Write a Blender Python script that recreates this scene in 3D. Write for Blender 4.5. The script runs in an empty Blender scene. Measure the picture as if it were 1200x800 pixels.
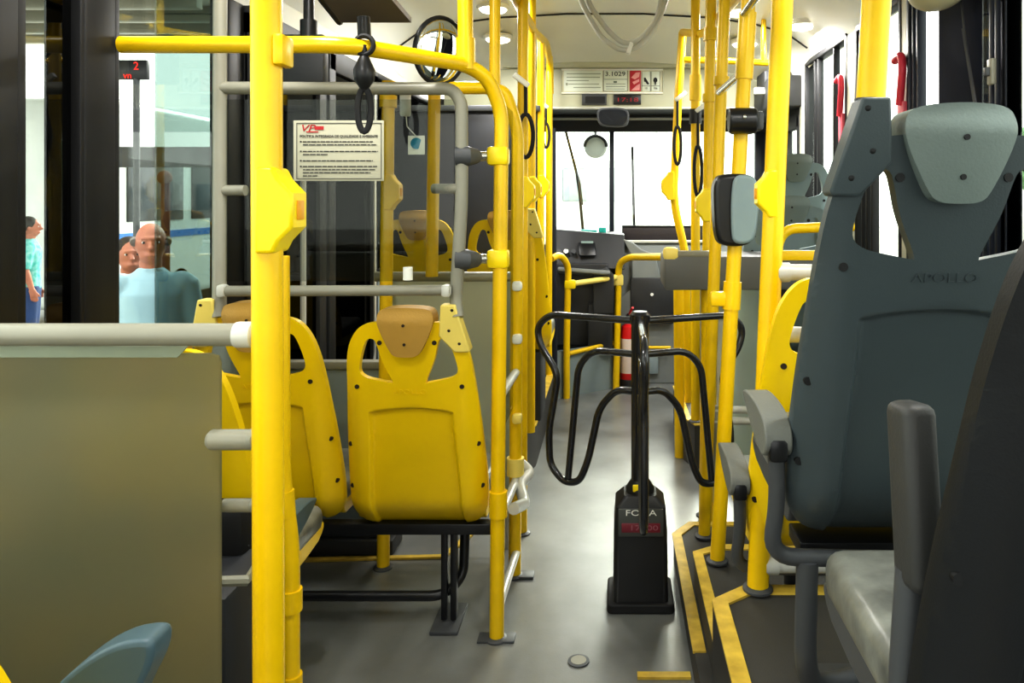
import bpy, bmesh, math, random
from mathutils import Vector, Matrix, Euler
random.seed(7)
S = bpy.context.scene
COL = S.collection
PI = math.pi

# ---------------------------------------------------------------- camera model
F, CX, CY, EYE = 900.0, 718.0, 232.0, 1.55
def X(px, Y): return (px - CX) * Y / F
def Zp(py, Y): return EYE - (py - CY) * Y / F
def P(px, py, Y): return Vector((X(px, Y), Y, Zp(py, Y)))

# ---------------------------------------------------------------- materials
def lin(c):
    c = c / 255.0
    return c / 12.92 if c <= 0.04045 else ((c + 0.055) / 1.055) ** 2.4
def rgb(r, g, b): return (lin(r), lin(g), lin(b), 1.0)
MATS = {}
def mat(name, col, rough=0.5, metal=0.0, var=0.12, scale=6.0, bump=0.0, bscale=200.0, coat=0.0, emit=None, estr=0.0, col2=None, spec=0.5):
    m = bpy.data.materials.new(name); m.use_nodes = True
    nt = m.node_tree; b = nt.nodes['Principled BSDF']
    b.inputs['Roughness'].default_value = rough
    b.inputs['Metallic'].default_value = metal
    b.inputs['Coat Weight'].default_value = coat
    b.inputs['Specular IOR Level'].default_value = spec
    tc = nt.nodes.new('ShaderNodeTexCoord')
    n = nt.nodes.new('ShaderNodeTexNoise'); n.inputs['Scale'].default_value = scale; n.inputs['Detail'].default_value = 4
    nt.links.new(tc.outputs['Object'], n.inputs['Vector'])
    r = nt.nodes.new('ShaderNodeValToRGB')
    r.color_ramp.elements[0].position = 0.3; r.color_ramp.elements[1].position = 0.7
    c = Vector(rgb(*col)[:3])
    d = Vector(rgb(*col2)[:3]) if col2 else c * (1 - var)
    r.color_ramp.elements[0].color = (*d, 1); r.color_ramp.elements[1].color = (*c, 1)
    nt.links.new(n.outputs['Fac'], r.inputs['Fac']); nt.links.new(r.outputs['Color'], b.inputs['Base Color'])
    if bump > 0:
        n2 = nt.nodes.new('ShaderNodeTexNoise'); n2.inputs['Scale'].default_value = bscale
        nt.links.new(tc.outputs['Object'], n2.inputs['Vector'])
        bp = nt.nodes.new('ShaderNodeBump'); bp.inputs['Strength'].default_value = bump; bp.inputs['Distance'].default_value = 0.004
        nt.links.new(n2.outputs['Fac'], bp.inputs['Height']); nt.links.new(bp.outputs['Normal'], b.inputs['Normal'])
    if emit:
        b.inputs['Emission Color'].default_value = rgb(*emit); b.inputs['Emission Strength'].default_value = estr
    m.diffuse_color = (*c, 1)
    MATS[name] = m
    return m
def glass(name, tint=(255, 255, 255), gloss=0.07):
    m = bpy.data.materials.new(name); m.use_nodes = True
    nt = m.node_tree; nt.nodes.clear()
    o = nt.nodes.new('ShaderNodeOutputMaterial'); mx = nt.nodes.new('ShaderNodeMixShader')
    t = nt.nodes.new('ShaderNodeBsdfTransparent'); g = nt.nodes.new('ShaderNodeBsdfGlossy')
    t.inputs['Color'].default_value = rgb(*tint); g.inputs['Roughness'].default_value = 0.02
    mx.inputs['Fac'].default_value = gloss
    nt.links.new(t.outputs[0], mx.inputs[1]); nt.links.new(g.outputs[0], mx.inputs[2]); nt.links.new(mx.outputs[0], o.inputs['Surface'])
    MATS[name] = m
    return m
def frosted(name, c1, c2, trans=0.35, clear=0.05):
    m = mat(name, c1, rough=0.42, var=0.1, scale=1.1, col2=c2)
    nt = m.node_tree; b = nt.nodes['Principled BSDF']; out = nt.nodes['Material Output']
    ramp = [n for n in nt.nodes if n.type == 'VALTORGB'][0]
    tl = nt.nodes.new('ShaderNodeBsdfTranslucent'); mx = nt.nodes.new('ShaderNodeMixShader'); mx.inputs['Fac'].default_value = trans
    nt.links.new(ramp.outputs['Color'], tl.inputs['Color'])
    nt.links.new(b.outputs[0], mx.inputs[1]); nt.links.new(tl.outputs[0], mx.inputs[2])
    tp = nt.nodes.new('ShaderNodeBsdfTransparent'); m2 = nt.nodes.new('ShaderNodeMixShader'); m2.inputs['Fac'].default_value = clear
    rf = nt.nodes.new('ShaderNodeBsdfRefraction'); rf.inputs['Roughness'].default_value = .55; rf.inputs['IOR'].default_value = 1.12; rf.inputs['Color'].default_value = (.8, .82, .76, 1)
    m3 = nt.nodes.new('ShaderNodeMixShader'); m3.inputs['Fac'].default_value = .40
    nt.links.new(mx.outputs[0], m3.inputs[1]); nt.links.new(rf.outputs[0], m3.inputs[2])
    nt.links.new(m3.outputs[0], m2.inputs[1]); nt.links.new(tp.outputs[0], m2.inputs[2]); nt.links.new(m2.outputs[0], out.inputs['Surface'])
    return m

YEL = mat('yellow_pole', (240, 200, 4), 0.32, var=0.1, scale=9, bump=0.05, bscale=90)
YELB = mat('bright_yellow_plastic', (247, 219, 6), 0.35, var=0.06)
YSEAT = mat('yellow_seat_plastic', (244, 208, 2), 0.36, var=0.08, scale=5, bump=0.06, bscale=300)
YPALE = mat('pale_yellow_plastic', (243, 222, 122), 0.42, var=0.08)
YTAN = mat('tan_headrest_foam', (188, 150, 70), 0.6, var=0.14, bump=0.15)
YEDGE = mat('worn_yellow_edging', (232, 202, 84), 0.5, scale=18, col2=(192, 160, 60))
GTUBE = mat('grey_tube_coating', (146, 144, 130), 0.38, var=0.1)
GLIGHT = mat('pale_grey_tube', (200, 200, 192), 0.35, var=0.06)
GDARK = mat('dark_grey_clamp', (78, 80, 82), 0.5, var=0.15)
GSEAT = mat('slate_seat_plastic', (70, 80, 83), 0.4, var=0.12, scale=4, bump=0.08, bscale=300)
GHEAD = mat('grey_headrest_foam', (112, 124, 120), 0.55, var=0.1, bump=0.12)
GNEAR = mat('near_black_seat_plastic', (27, 29, 31), 0.5, var=0.15, bump=0.08, bscale=300)
GARM = mat('grey_armrest_foam', (112, 114, 108), 0.6, var=0.12, bump=0.15)
DARM = mat('dark_armrest_foam', (62, 62, 60), 0.55, var=0.12, bump=0.12)
BARM = mat('blue_grey_armrest', (74, 96, 104), 0.42, var=0.1)
CUSH = mat('grey_vinyl_cushion', (134, 136, 128), 0.32, scale=16, col2=(92, 93, 88), bump=0.1, bscale=60)
BLK = mat('black_steel', (26, 27, 29), 0.35, var=0.2)
BLKS = mat('black_gloss_tube', (40, 41, 44), 0.22, var=0.2, coat=0.4)
RUB = mat('black_rubber', (22, 22, 23), 0.7, var=0.2)
HOLE = mat('dark_screw_recess', (40, 26, 8), 0.7)
HOLEG = mat('black_screw_recess', (12, 14, 15), 0.6)
CREAM = mat('cream_wall_panel', (206, 205, 188), 0.5, var=0.05, scale=2)
CEIL = mat('ceiling_panel_paint', (242, 243, 238), 0.3, var=0.04, scale=1.5)
BEIGE = mat('beige_front_panel', (240, 240, 230), 0.5, var=0.06, scale=2)
HEADG = mat('header_panel_green_grey', (178, 178, 154), 0.5, var=0.05, scale=2)
GWALL = mat('blue_grey_side_panel', (138, 150, 152), 0.5, var=0.08)
DWALL = mat('charcoal_panel', (52, 53, 54), 0.55, var=0.15)
NAVY = mat('dark_navy_frame', (26, 32, 46), 0.45, var=0.15)
WFRAME = mat('black_window_frame', (20, 20, 21), 0.5, var=0.2)
DASH = mat('grey_dash_plastic', (128, 132, 130), 0.45, var=0.1, bump=0.08)
DDASH = mat('dark_dash_plastic', (52, 53, 55), 0.5, var=0.15, bump=0.08)
RED = mat('red_paint', (200, 26, 30), 0.35, var=0.08)
PINK = mat('red_hammer_plastic', (222, 60, 84), 0.4, var=0.08)
WHITE = mat('white_plastic', (236, 236, 230), 0.4, var=0.04)
PAPER = mat('grey_paper', (182, 180, 160), 0.6, var=0.06, scale=5)
INK = mat('dark_ink', (38, 38, 40), 0.7)
REDINK = mat('red_ink', (178, 40, 44), 0.6)
TEAL = mat('teal_plastic', (32, 170, 158), 0.4)
CHROME = mat('brushed_steel', (205, 205, 200), 0.25, metal=0.9, var=0.06)
MIRR = mat('mirror_glass', (235, 238, 238), 0.03, metal=1.0, var=0.0)
LEDR = mat('red_led', (200, 20, 16), 0.5, emit=(255, 50, 30), estr=1.2)
LAMP = mat('lamp_diffuser', (250, 250, 244), 0.5, emit=(255, 252, 240), estr=5.0)
COUNT = mat('counter_grey_plastic', (104, 105, 103), 0.5, var=0.08, bump=0.06)
VALID = mat('validator_blue_grey', (132, 148, 150), 0.4, var=0.08)
FROST = frosted('frosted_divider', (176, 158, 110), (114, 130, 116), 0.40, 0.05)  # tan and teal tint paints in seat colour showing through and a reflection
FROST2 = frosted('pale_frosted_divider', (204, 206, 190), (172, 180, 168), 0.45, 0.06)
FROST3 = frosted('teal_white_divider', (240, 248, 242), (220, 236, 228), 0.7, 0.10)
CLEAR = glass('clear_acrylic', (232, 234, 230), 0.018)
PANE = glass('window_pane', (244, 248, 245), 0.05)
TINT = glass('tinted_pane', (96, 98, 96), 0.10)
DTINT = glass('dark_tinted_pane', (58, 60, 60), 0.06)
SHADE = glass('reflection_dimmed_pane', (176, 190, 186), 0.09)  # tint darkens the pane in place of a dark reflection
BTINT = glass('black_film_pane', (30, 31, 32), 0.05)
SKIN = mat('skin', (176, 112, 88), 0.5, var=0.1)
HAIR = mat('dark_hair', (40, 30, 26), 0.7)
GHAIR = mat('greying_hair', (120, 112, 106), 0.7)
SHIRT = mat('light_blue_shirt', (168, 196, 206), 0.8, var=0.12)
TSHIRT = mat('teal_patterned_shirt', (60, 170, 160), 0.8, scale=22, col2=(150, 200, 196))
JEANS = mat('blue_denim', (48, 72, 116), 0.8, var=0.2)
TROUS = mat('grey_trousers', (120, 118, 108), 0.8, var=0.12)
EYEW = mat('eye_white', (230, 228, 222), 0.4)
BUSW = mat('white_bus_paint', (226, 230, 226), 0.3, var=0.05)
BUSY = mat('yellow_bus_paint', (226, 196, 120), 0.3, var=0.08)
BLUE = mat('blue_stripe', (50, 120, 190), 0.4)
ASPH = mat('pale_asphalt', (150, 148, 142), 0.85, var=0.15)
CONC = mat('pale_concrete', (205, 206, 198), 0.8, var=0.08)
LEAF = mat('tree_leaves', (120, 160, 110), 0.7, var=0.35, scale=4)
BARK = mat('tree_bark', (110, 86, 62), 0.8)
BRICK = mat('brown_post', (120, 62, 44), 0.7)

def floor_material():
    m = mat('worn_grey_rubber_floor', (128, 130, 127), 0.32, scale=3.0, col2=(98, 99, 97), spec=0.8, coat=0.35, bump=0.12, bscale=260)
    nt = m.node_tree; b = nt.nodes['Principled BSDF']; b.inputs['Coat Roughness'].default_value = .22
    n = nt.nodes.new('ShaderNodeTexNoise'); n.inputs['Scale'].default_value = 5; n.inputs['Detail'].default_value = 6
    mr = nt.nodes.new('ShaderNodeMapRange'); mr.inputs['To Min'].default_value = 0.26; mr.inputs['To Max'].default_value = 0.50
    nt.links.new(n.outputs['Fac'], mr.inputs['Value']); nt.links.new(mr.outputs['Result'], b.inputs['Roughness'])
    return m
FLOOR = floor_material()
PLAT = mat('dark_platform_rubber', (70, 69, 66), 0.6, var=0.15, scale=8, bump=0.2, bscale=300)
RISER = mat('black_riser', (30, 30, 30), 0.5, var=0.2)

# ---------------------------------------------------------------- mesh helpers
def chaikin(pts, n=2, closed=True):
    for _ in range(n):
        out = []
        k = len(pts)
        rng = range(k) if closed else range(k - 1)
        if not closed: out.append(tuple(pts[0]))
        for i in rng:
            a, b = pts[i], pts[(i + 1) % k]
            out.append(tuple(.75 * p + .25 * q for p, q in zip(a, b))); out.append(tuple(.25 * p + .75 * q for p, q in zip(a, b)))
        if not closed: out.append(tuple(pts[-1]))
        pts = out
    return pts
def fillet(pts, r, seg=6):
    pts = [Vector(p) for p in pts]
    out = [pts[0]]
    for i in range(1, len(pts) - 1):
        a, b, c = pts[i - 1], pts[i], pts[i + 1]
        u, v = (a - b), (c - b)
        d = min(r, u.length * .48, v.length * .48)
        if d < 1e-5 or u.angle(v) > 3.1: out.append(b); continue
        p0, p1 = b + u.normalized() * d, b + v.normalized() * d
        for k in range(seg + 1):
            t = k / seg
            out.append((1 - t) ** 2 * p0 + 2 * t * (1 - t) * b + t * t * p1)
    out.append(pts[-1])
    return out

class G:
    """collects geometry for ONE mesh object"""
    def __init__(s): s.bm = bmesh.new(); s.mi = 0
    def _mark(s, faces):
        for f in faces: f.material_index = s.mi
    def tube(s, pts, r, seg=14, fil=0.0, r2=None, closed=False, flat=1.0):
        pts = fillet(pts, fil) if fil > 0 else [Vector(p) for p in pts]
        q = [pts[0]]
        for p in pts[1:]:
            if (p - q[-1]).length > 1e-5: q.append(p)
        pts = q; n = len(pts); rings = []
        def tan(i):
            if closed: return (pts[(i + 1) % n] - pts[i - 1]).normalized()
            if i == 0: return (pts[1] - pts[0]).normalized()
            if i == n - 1: return (pts[-1] - pts[-2]).normalized()
            return ((pts[i + 1] - pts[i]).normalized() + (pts[i] - pts[i - 1]).normalized()).normalized()
        t = tan(0); up = Vector((0, 0, 1)) if abs(t.z) < .9 else Vector((0, 1, 0))
        nx = t.cross(up).normalized()
        for i in range(n):
            t = tan(i); nx = (nx - t * nx.dot(t)).normalized(); ny = t.cross(nx)
            rr = r if r2 is None else (r + (r2 - r) * i / (n - 1))
            if isinstance(rr, (list, tuple)): rr = rr[i]
            rings.append([s.bm.verts.new(pts[i] + (nx * math.cos(2 * PI * k / seg) + ny * math.sin(2 * PI * k / seg) * flat) * rr) for k in range(seg)])
        fs = []
        rng = n if closed else n - 1
        for i in range(rng):
            a, b = rings[i], rings[(i + 1) % n]
            for k in range(seg): fs.append(s.bm.faces.new((a[k], a[(k + 1) % seg], b[(k + 1) % seg], b[k])))
        if not closed:
            fs.append(s.bm.faces.new(rings[0][::-1])); fs.append(s.bm.faces.new(rings[-1]))
        s._mark(fs); return s
    def cyl(s, a, b, r, seg=16, r2=None): return s.tube([a, b], r, seg, r2=r2)
    def box(s, c, size, bev=0.0, rot=None, seg=2):
        b2 = bmesh.new(); bmesh.ops.create_cube(b2, size=1)
        bmesh.ops.scale(b2, vec=Vector(size), verts=b2.verts)
        if bev > 0: bmesh.ops.bevel(b2, geom=b2.edges[:], offset=bev, segments=seg, affect='EDGES', profile=.5)
        if rot: bmesh.ops.rotate(b2, cent=(0, 0, 0), matrix=Euler(rot).to_matrix(), verts=b2.verts)
        bmesh.ops.translate(b2, vec=Vector(c), verts=b2.verts)
        s.join(b2); return s
    def join(s, b2):
        m = {}
        for v in b2.verts: m[v] = s.bm.verts.new(v.co)
        fs = [s.bm.faces.new([m[v] for v in f.verts]) for f in b2.faces]
        s._mark(fs); b2.free()
    def sphere(s, c, r, scale=(1, 1, 1), seg=16, rot=None):
        b2 = bmesh.new(); bmesh.ops.create_uvsphere(b2, u_segments=seg, v_segments=max(6, seg // 2 + 2), radius=r)
        bmesh.ops.scale(b2, vec=Vector(scale), verts=b2.verts)
        if rot: bmesh.ops.rotate(b2, cent=(0, 0, 0), matrix=Euler(rot).to_matrix(), verts=b2.verts)
        bmesh.ops.translate(b2, vec=Vector(c), verts=b2.verts); s.join(b2); return s
    def lathe(s, prof, c, axis=(0, 0, 1), seg=24):
        q = Vector((0, 0, 1)).rotation_difference(Vector(axis)); c = Vector(c)
        rings = [[s.bm.verts.new(c + q @ Vector((r * math.cos(2 * PI * k / seg), r * math.sin(2 * PI * k / seg), z))) for k in range(seg)] for r, z in prof]
        fs = []
        for a, b in zip(rings, rings[1:]):
            for k in range(seg): fs.append(s.bm.faces.new((a[k], a[(k + 1) % seg], b[(k + 1) % seg], b[k])))
        fs.append(s.bm.faces.new(rings[0][::-1])); fs.append(s.bm.faces.new(rings[-1])); s._mark(fs); return s
    def prism(s, outline, fn0, fn1):
        """closed 2-D outline swept between two mappings"""
        a = [s.bm.verts.new(fn0(*p)) for p in outline]; b = [s.bm.verts.new(fn1(*p)) for p in outline]
        n = len(a); fs = [s.bm.faces.new(a[::-1]), s.bm.faces.new(b)]
        for k in range(n): fs.append(s.bm.faces.new((a[k], a[(k + 1) % n], b[(k + 1) % n], b[k])))
        s._mark(fs); return s
    def slab(s, outline, holes, y0, y1, xs, zs, deform):
        """plate in the x-z plane with holes, gridded, then bent by deform(x,y,z)"""
        b2 = bmesh.new(); edges = []
        for loop in [outline] + holes:
            vs = [b2.verts.new((p[0], 0, p[1])) for p in loop]
            edges += [b2.edges.new((vs[i], vs[(i + 1) % len(vs)])) for i in range(len(vs))]
        bmesh.ops.triangle_fill(b2, use_beauty=True, use_dissolve=False, edges=edges)
        for x in xs: bmesh.ops.bisect_plane(b2, geom=b2.verts[:] + b2.edges[:] + b2.faces[:], plane_co=(x, 0, 0), plane_no=(1, 0, 0))
        for z in zs: bmesh.ops.bisect_plane(b2, geom=b2.verts[:] + b2.edges[:] + b2.faces[:], plane_co=(0, 0, z), plane_no=(0, 0, 1))
        bmesh.ops.remove_doubles(b2, verts=b2.verts, dist=1e-5)
        r = bmesh.ops.extrude_face_region(b2, geom=b2.faces[:])
        top = [v for v in r['geom'] if isinstance(v, bmesh.types.BMVert)]
        tops = set(top)
        for v in b2.verts: v.co.y = y1 if v in tops else y0
        for v in b2.verts: v.co = deform(v.co.x, v.co.y, v.co.z)
        bmesh.ops.recalc_face_normals(b2, faces=b2.faces)
        s.join(b2); return s
    def build(s, name, m, parent=None, angle=38, bev=0.0, base=None, xform=None):
        bm = s.bm
        if xform is not None: bmesh.ops.transform(bm, matrix=xform, verts=bm.verts)
        bmesh.ops.recalc_face_normals(bm, faces=bm.faces)
        if parent is None:
            if base is None:
                co = [v.co for v in bm.verts]
                base = Vector(((min(c.x for c in co) + max(c.x for c in co)) / 2, (min(c.y for c in co) + max(c.y for c in co)) / 2, min(c.z for c in co)))
            off = Vector(base)
        else:
            r = parent
            while r.parent: r = r.parent
            off = r.location.copy()
        bmesh.ops.translate(bm, vec=-off, verts=bm.verts)
        me = bpy.data.meshes.new(name); bm.to_mesh(me); bm.free()
        for k in (m if isinstance(m, (list, tuple)) else [m]): me.materials.append(k)
        for p in me.polygons: p.use_smooth = True
        me.set_sharp_from_angle(angle=math.radians(angle))
        o = bpy.data.objects.new(name, me); COL.objects.link(o)
        if parent: o.parent = parent
        else: o.location = off
        if bev > 0:
            b = o.modifiers.new('edge', 'BEVEL'); b.width = bev; b.segments = 3; b.limit_method = 'ANGLE'; b.angle_limit = math.radians(55)
        return o

def tag(o, label=None, cat=None, group=None, kind=None):
    if label: o['label'] = label
    if cat: o['category'] = cat
    if group: o['group'] = group
    if kind: o['kind'] = kind
    return o
def thing(name, label, cat, loc=(0, 0, 0), group=None):
    o = bpy.data.objects.new(name, None); COL.objects.link(o); o.location = Vector(loc); o.empty_display_size = .05
    return tag(o, label, cat, group)
def struct(g, name, m, **k):
    o = g.build(name, m, **k); o['kind'] = 'structure'; return o
def kids(o): return [c for c in COL.objects if c.parent == o]
def dup(o, parent=None, loc=None, rot=None, label=None):
    c = o.copy(); COL.objects.link(c)
    if parent is not None: c.parent = parent
    if loc is not None: c.location = loc
    if rot is not None: c.rotation_euler = rot
    if label: c['label'] = label
    for ch in kids(o): dup(ch, c)
    return c
def lettering(name, text, size, m, parent, fn, extrude=0.0008, width=None):
    """text as a mesh: fn maps (u right, v up, w out) to world"""
    cu = bpy.data.curves.new('t', 'FONT'); cu.body = text; cu.size = size; cu.extrude = extrude; cu.align_x = 'CENTER'; cu.align_y = 'CENTER'; cu.resolution_u = 3
    t = bpy.data.objects.new('t', cu); COL.objects.link(t)
    dg = bpy.context.evaluated_depsgraph_get(); dg.update()
    me = bpy.data.meshes.new_from_object(t.evaluated_get(dg))
    bpy.data.objects.remove(t); bpy.data.curves.remove(cu)
    g = G(); g.bm.from_mesh(me); bpy.data.meshes.remove(me)
    k = 1.0
    if width:
        xs = [v.co.x for v in g.bm.verts]; k = width / (max(xs) - min(xs))
    for v in g.bm.verts: v.co = Vector(fn(v.co.x * k, v.co.y, v.co.z))
    return g.build(name, m, parent, angle=30)
def lerp(a, b, t): return a + (b - a) * t
def sstep(t): t = max(0, min(1, t)); return t * t * (3 - 2 * t)

# ================================================================ THE SHELL OF THE BUS
XL, XR, YB, YF = -1.5, 1.35, -1.6, 6.75
TH = .05
def wall_x(name, x, y0, y1, z0, z1, m, t=TH):
    g = G(); sgn = -1 if x < 0 else 1
    g.box((x + sgn * t / 2, (y0 + y1) / 2, (z0 + z1) / 2), (t, y1 - y0, z1 - z0)); return struct(g, name, m)

g = G(); g.box(((XL + XR) / 2, (YB + YF) / 2, -.03), (XR - XL, YF - YB, .06)); struct(g, 'floor', FLOOR)
# ceiling: one shallow vault
prof = [(XL, 2.44), (-1.42, 2.54), (-1.28, 2.64), (-1.05, 2.70), (-.75, 2.74), (-.3, 2.765), (.2, 2.765), (.65, 2.74), (.92, 2.70), (1.14, 2.64), (1.28, 2.54), (XR, 2.46)]
g = G(); loop = prof + [(x, z + .05) for x, z in prof[::-1]]
g.prism(loop, lambda x, z: Vector((x, YB, z)), lambda x, z: Vector((x, 5.05, z))); struct(g, 'ceiling', CEIL, angle=50)
# seam strip and sloping front roof panel
g = G(); g.tube([Vector((x, 5.05, z - .004)) for x, z in prof[1:-1]], .007, 6); struct(g, 'trim_1', DWALL)
lo = [(x * .98 - .0015, z - .17 if abs(x) < 1.2 else z - .08) for x, z in prof]
g = G()
va = [g.bm.verts.new((x, 5.05, z + .0)) for x, z in prof]; vb = [g.bm.verts.new((x, 6.0, z)) for x, z in lo]
for i in range(len(va) - 1): g.bm.faces.new((va[i], va[i + 1], vb[i + 1], vb[i]))
struct(g, 'ceiling_panel', BEIGE)
g = G(); g.box((0, 6.03, 2.80), (2.85, .02, .5)); struct(g, 'ceiling_beam', BEIGE)
# ledge, header panel
g = G(); g.box((-.07, 5.985, 2.585), (2.5, .07, .05), .012); struct(g, 'trim_2', HEADG)
g = G(); g.box((-.07, 6.02, 2.41), (2.5, .03, .31), .004); struct(g, 'wall_front_header', HEADG)
g = G(); g.box((-.07, 6.01, 2.253), (2.5, .05, .014), .004); struct(g, 'trim_3', GLIGHT)
g = G(); g.box((-.075, 6.4, 2.30), (2.75, .72, .06)); g.box((-.075, 6.70, 2.245), (2.84, .06, .235)); struct(g, 'wall_front_visor', DWALL)
g = G(); g.box((-.07, 6.655, 2.235), (2.6, .02, .022), .004); struct(g, 'trim_4', GLIGHT)
# wall under the windshield and windshield
g = G(); g.box((-.075, 6.72, .57), (2.84, .06, 1.14)); struct(g, 'wall_front', DASH)
ws = tag(G().box((0, 0, 0), (.001, .001, .001)).build('window_1', WFRAME, base=(0, 6.72, 1.15)), kind='structure')
bpy.data.objects.remove(ws)
ws = bpy.data.objects.new('window_1', None); COL.objects.link(ws); ws.location = (-.05, 6.72, 1.15); ws['kind'] = 'structure'
g = G(); g.box((-.05, 6.73, 1.64), (2.62, .008, .98)); g.build('window_pane', PANE, ws)
g = G(); g.box((-.008, 6.70, 1.64), (.04, .05, .98), .008); g.build('window_mullion', NAVY, ws)
for sx in (-1.43, 1.3):
    g = G(); g.box((sx, 6.71, 1.64), (.12, .06, .98), .01); g.build('window_frame', NAVY, ws)
# wipers outside the windshield
def wiper(pts, blade, label):
    t = thing('windshield_wiper', label, 'wiper', pts[0], 'wipers outside the windshield')
    G().tube(pts, .012, 8).build('wiper_arm', BLK, t)
    G().tube(blade, .011, 8).build('wiper_blade', RUB, t)
wiper([P(685, 290, 6.82), P(679, 225, 6.85), P(676, 205, 6.86)], [P(662, 150, 6.84), P(679, 215, 6.87), P(682, 240, 6.87)], 'black wiper reaching up the driver side windshield pane, nearer the round mirror')
wiper([P(744, 290, 6.82), P(742, 215, 6.86), P(742, 210, 6.86)], [P(741, 172, 6.87), P(742, 215, 6.87), P(742, 240, 6.87)], 'thin black upright wiper outside the wide pane past the centre post')

# ---- left wall: solid strips, then pillars and windows
wall_x('wall_left', XL, YB, YF, 0, 1.08, GWALL)
wall_x('wall_left_top', XL, YB, YF, 2.32, 2.50, CREAM)
def pillar(x, y0, y1, z0=1.08, z1=2.32, m=WFRAME, name='wall_pillar', t=.07):
    g = G(); sgn = -1 if x < 0 else 1
    g.box((x + sgn * .0, (y0 + y1) / 2, (z0 + z1) / 2), (t, y1 - y0, z1 - z0), .012); return struct(g, name, m)
def win(n, x, y0, y1, z0, z1, panes, fm=WFRAME, bars=(), hbars=()):
    w = bpy.data.objects.new('window_%d' % n, None); COL.objects.link(w); w.location = (x, (y0 + y1) / 2, z0); w['kind'] = 'structure'
    for a, b, pm in panes:
        g = G(); g.box((x, (a + b) / 2, (z0 + z1) / 2), (.006, b - a, z1 - z0)); g.build('window_pane', pm, w)
    fr = G()
    for z in (z0, z1): fr.box((x, (y0 + y1) / 2, z), (.06, y1 - y0, .035), .006)
    for y in (y0, y1): fr.box((x, y, (z0 + z1) / 2), (.06, .035, z1 - z0), .006)
    fr.build('window_frame', fm, w)
    for y in bars:
        G().box((x - .004, y, (z0 + z1) / 2), (.04, .02, z1 - z0), .004).build('window_bar', fm, w)
    for z in hbars:
        G().box((x, (y0 + y1) / 2, z), (.05, y1 - y0, .07), .008).build('window_bar', fm, w)
    return w
pillar(XL, 1.70, 1.90)
win(2, XL, 1.91, 2.14, 1.08, 2.32, [(1.91, 2.03, PANE), (2.03, 2.14, DTINT)])
pillar(XL, 2.133, 2.27)
w = win(3, XL, 2.275, 2.93, 1.08, 2.32, [(2.275, 2.52, PANE), (2.52, 2.93, SHADE)])
pillar(XL, 2.93, 3.06)
win(4, XL, -1.2, 1.70, 1.08, 2.32, [(-1.2, 1.7, PANE)], bars=(.2,))
# left door leaves beyond the double seat
d = bpy.data.objects.new('door_1', None); COL.objects.link(d); d.location = (XL, 3.9, .3); d['kind'] = 'structure'
for a, b in ((3.06, 3.86), (3.90, 4.70)):
    fr = G()
    for z in (.42, 2.26): fr.box((XL + .04, (a + b) / 2, z), (.05, b - a, .12), .01)
    for y in (a + .045, b - .045): fr.box((XL + .04, y, 1.35), (.05, .09, 1.9), .01)
    fr.build('door_frame', DWALL, d)
    G().box((XL + .04, (a + b) / 2, 1.35), (.008, b - a, 1.8)).build('door_pane', BTINT, d)
G().tube([Vector((XL + .07, 4.62, 2.2)), Vector((XL + .07, 4.62, .55)), Vector((XL + .07, 4.1, .50))], .009, 8, fil=.08).build('door_seal', GLIGHT, d)
G().tube([Vector((XL + .09, 3.5, 1.9)), Vector((XL + .09, 3.5, .9))], .014, 8).build('door_handle', GLIGHT, d)
win(5, XL, 4.75, 6.5, 1.08, 2.32, [(4.75, 6.5, BTINT)], bars=(5.6,))
pillar(XL, 6.5, YF)
# back wall behind the camera with its window
g = G(); g.box(((XL + XR) / 2, YB - .03, .5), (2.95, .06, 1.0)); struct(g, 'wall_back', GWALL)
g = G(); g.box(((XL + XR) / 2, YB - .03, 2.55), (2.95, .06, .5)); struct(g, 'wall_back_top', CREAM)

# ---- right wall
wall_x('wall_right', XR, YB, YF, 0, 1.12, GWALL)
wall_x('wall_right_top', XR, YB, YF, 2.46, 2.56, CREAM)
pillar(XR, 5.28, 5.42, 0, 2.50, CREAM)
win(6, XR, 4.36, 5.28, 1.12, 2.47, [(4.36, 5.28, PANE)], bars=(4.98, 5.06, 4.62))
pillar(XR, 4.18, 4.36, 1.12, 2.47, CREAM, t=.05)
win(7, XR, 3.54, 4.18, 1.12, 2.47, [(3.54, 4.18, PANE)], bars=(4.02, 3.94, 4.09))
pillar(XR, 3.44, 3.54, 1.12, 2.47, CREAM, t=.05)
win(8, XR, 2.60, 3.44, 1.12, 2.47, [(3.27, 3.44, PANE), (2.60, 2.80, PANE)], fm=NAVY, bars=(3.40, 3.35, 2.70, 2.66))
g = G(); g.box((XR + .03, 3.01, 1.795), (.03, .42, 1.33), .004); struct(g, 'wall_panel', mat('matt_navy_panel', (27, 31, 46), .85, spec=.15))
win(9, XR, -1.2, 2.60, 1.12, 2.47, [(-1.2, 2.6, PANE)], fm=NAVY, bars=(1.4,))
# front door on the right
d = bpy.data.objects.new('door_2', None); COL.objects.link(d); d.location = (XR, 6.0, .05); d['kind'] = 'structure'
fr = G()
for z in (.14, 2.12): fr.box((XR - .01, 6.05, z), (.05, 1.22, .14), .01)
for y in (5.47, 5.85, 6.2, 6.62): fr.box((XR - .01, y, 1.14), (.05, .07, 2.0), .01)
fr.build('door_frame', DWALL, d)
G().box((XR - .01, 6.05, 1.14), (.008, 1.2, 1.9)).build('door_pane', PANE, d)
g = G(); g.box((XR - .12, 6.0, 2.30), (.25, 1.3, .22), .02); struct(g, 'trim_5', DWALL)

# ================================================================ PLATFORMS AND STEPS
def slab_struct(name, poly, z0, z1, m):
    g = G(); g.prism(poly, lambda x, y: Vector((x, y, z0)), lambda x, y: Vector((x, y, z1))); return struct(g, name, m)
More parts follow.
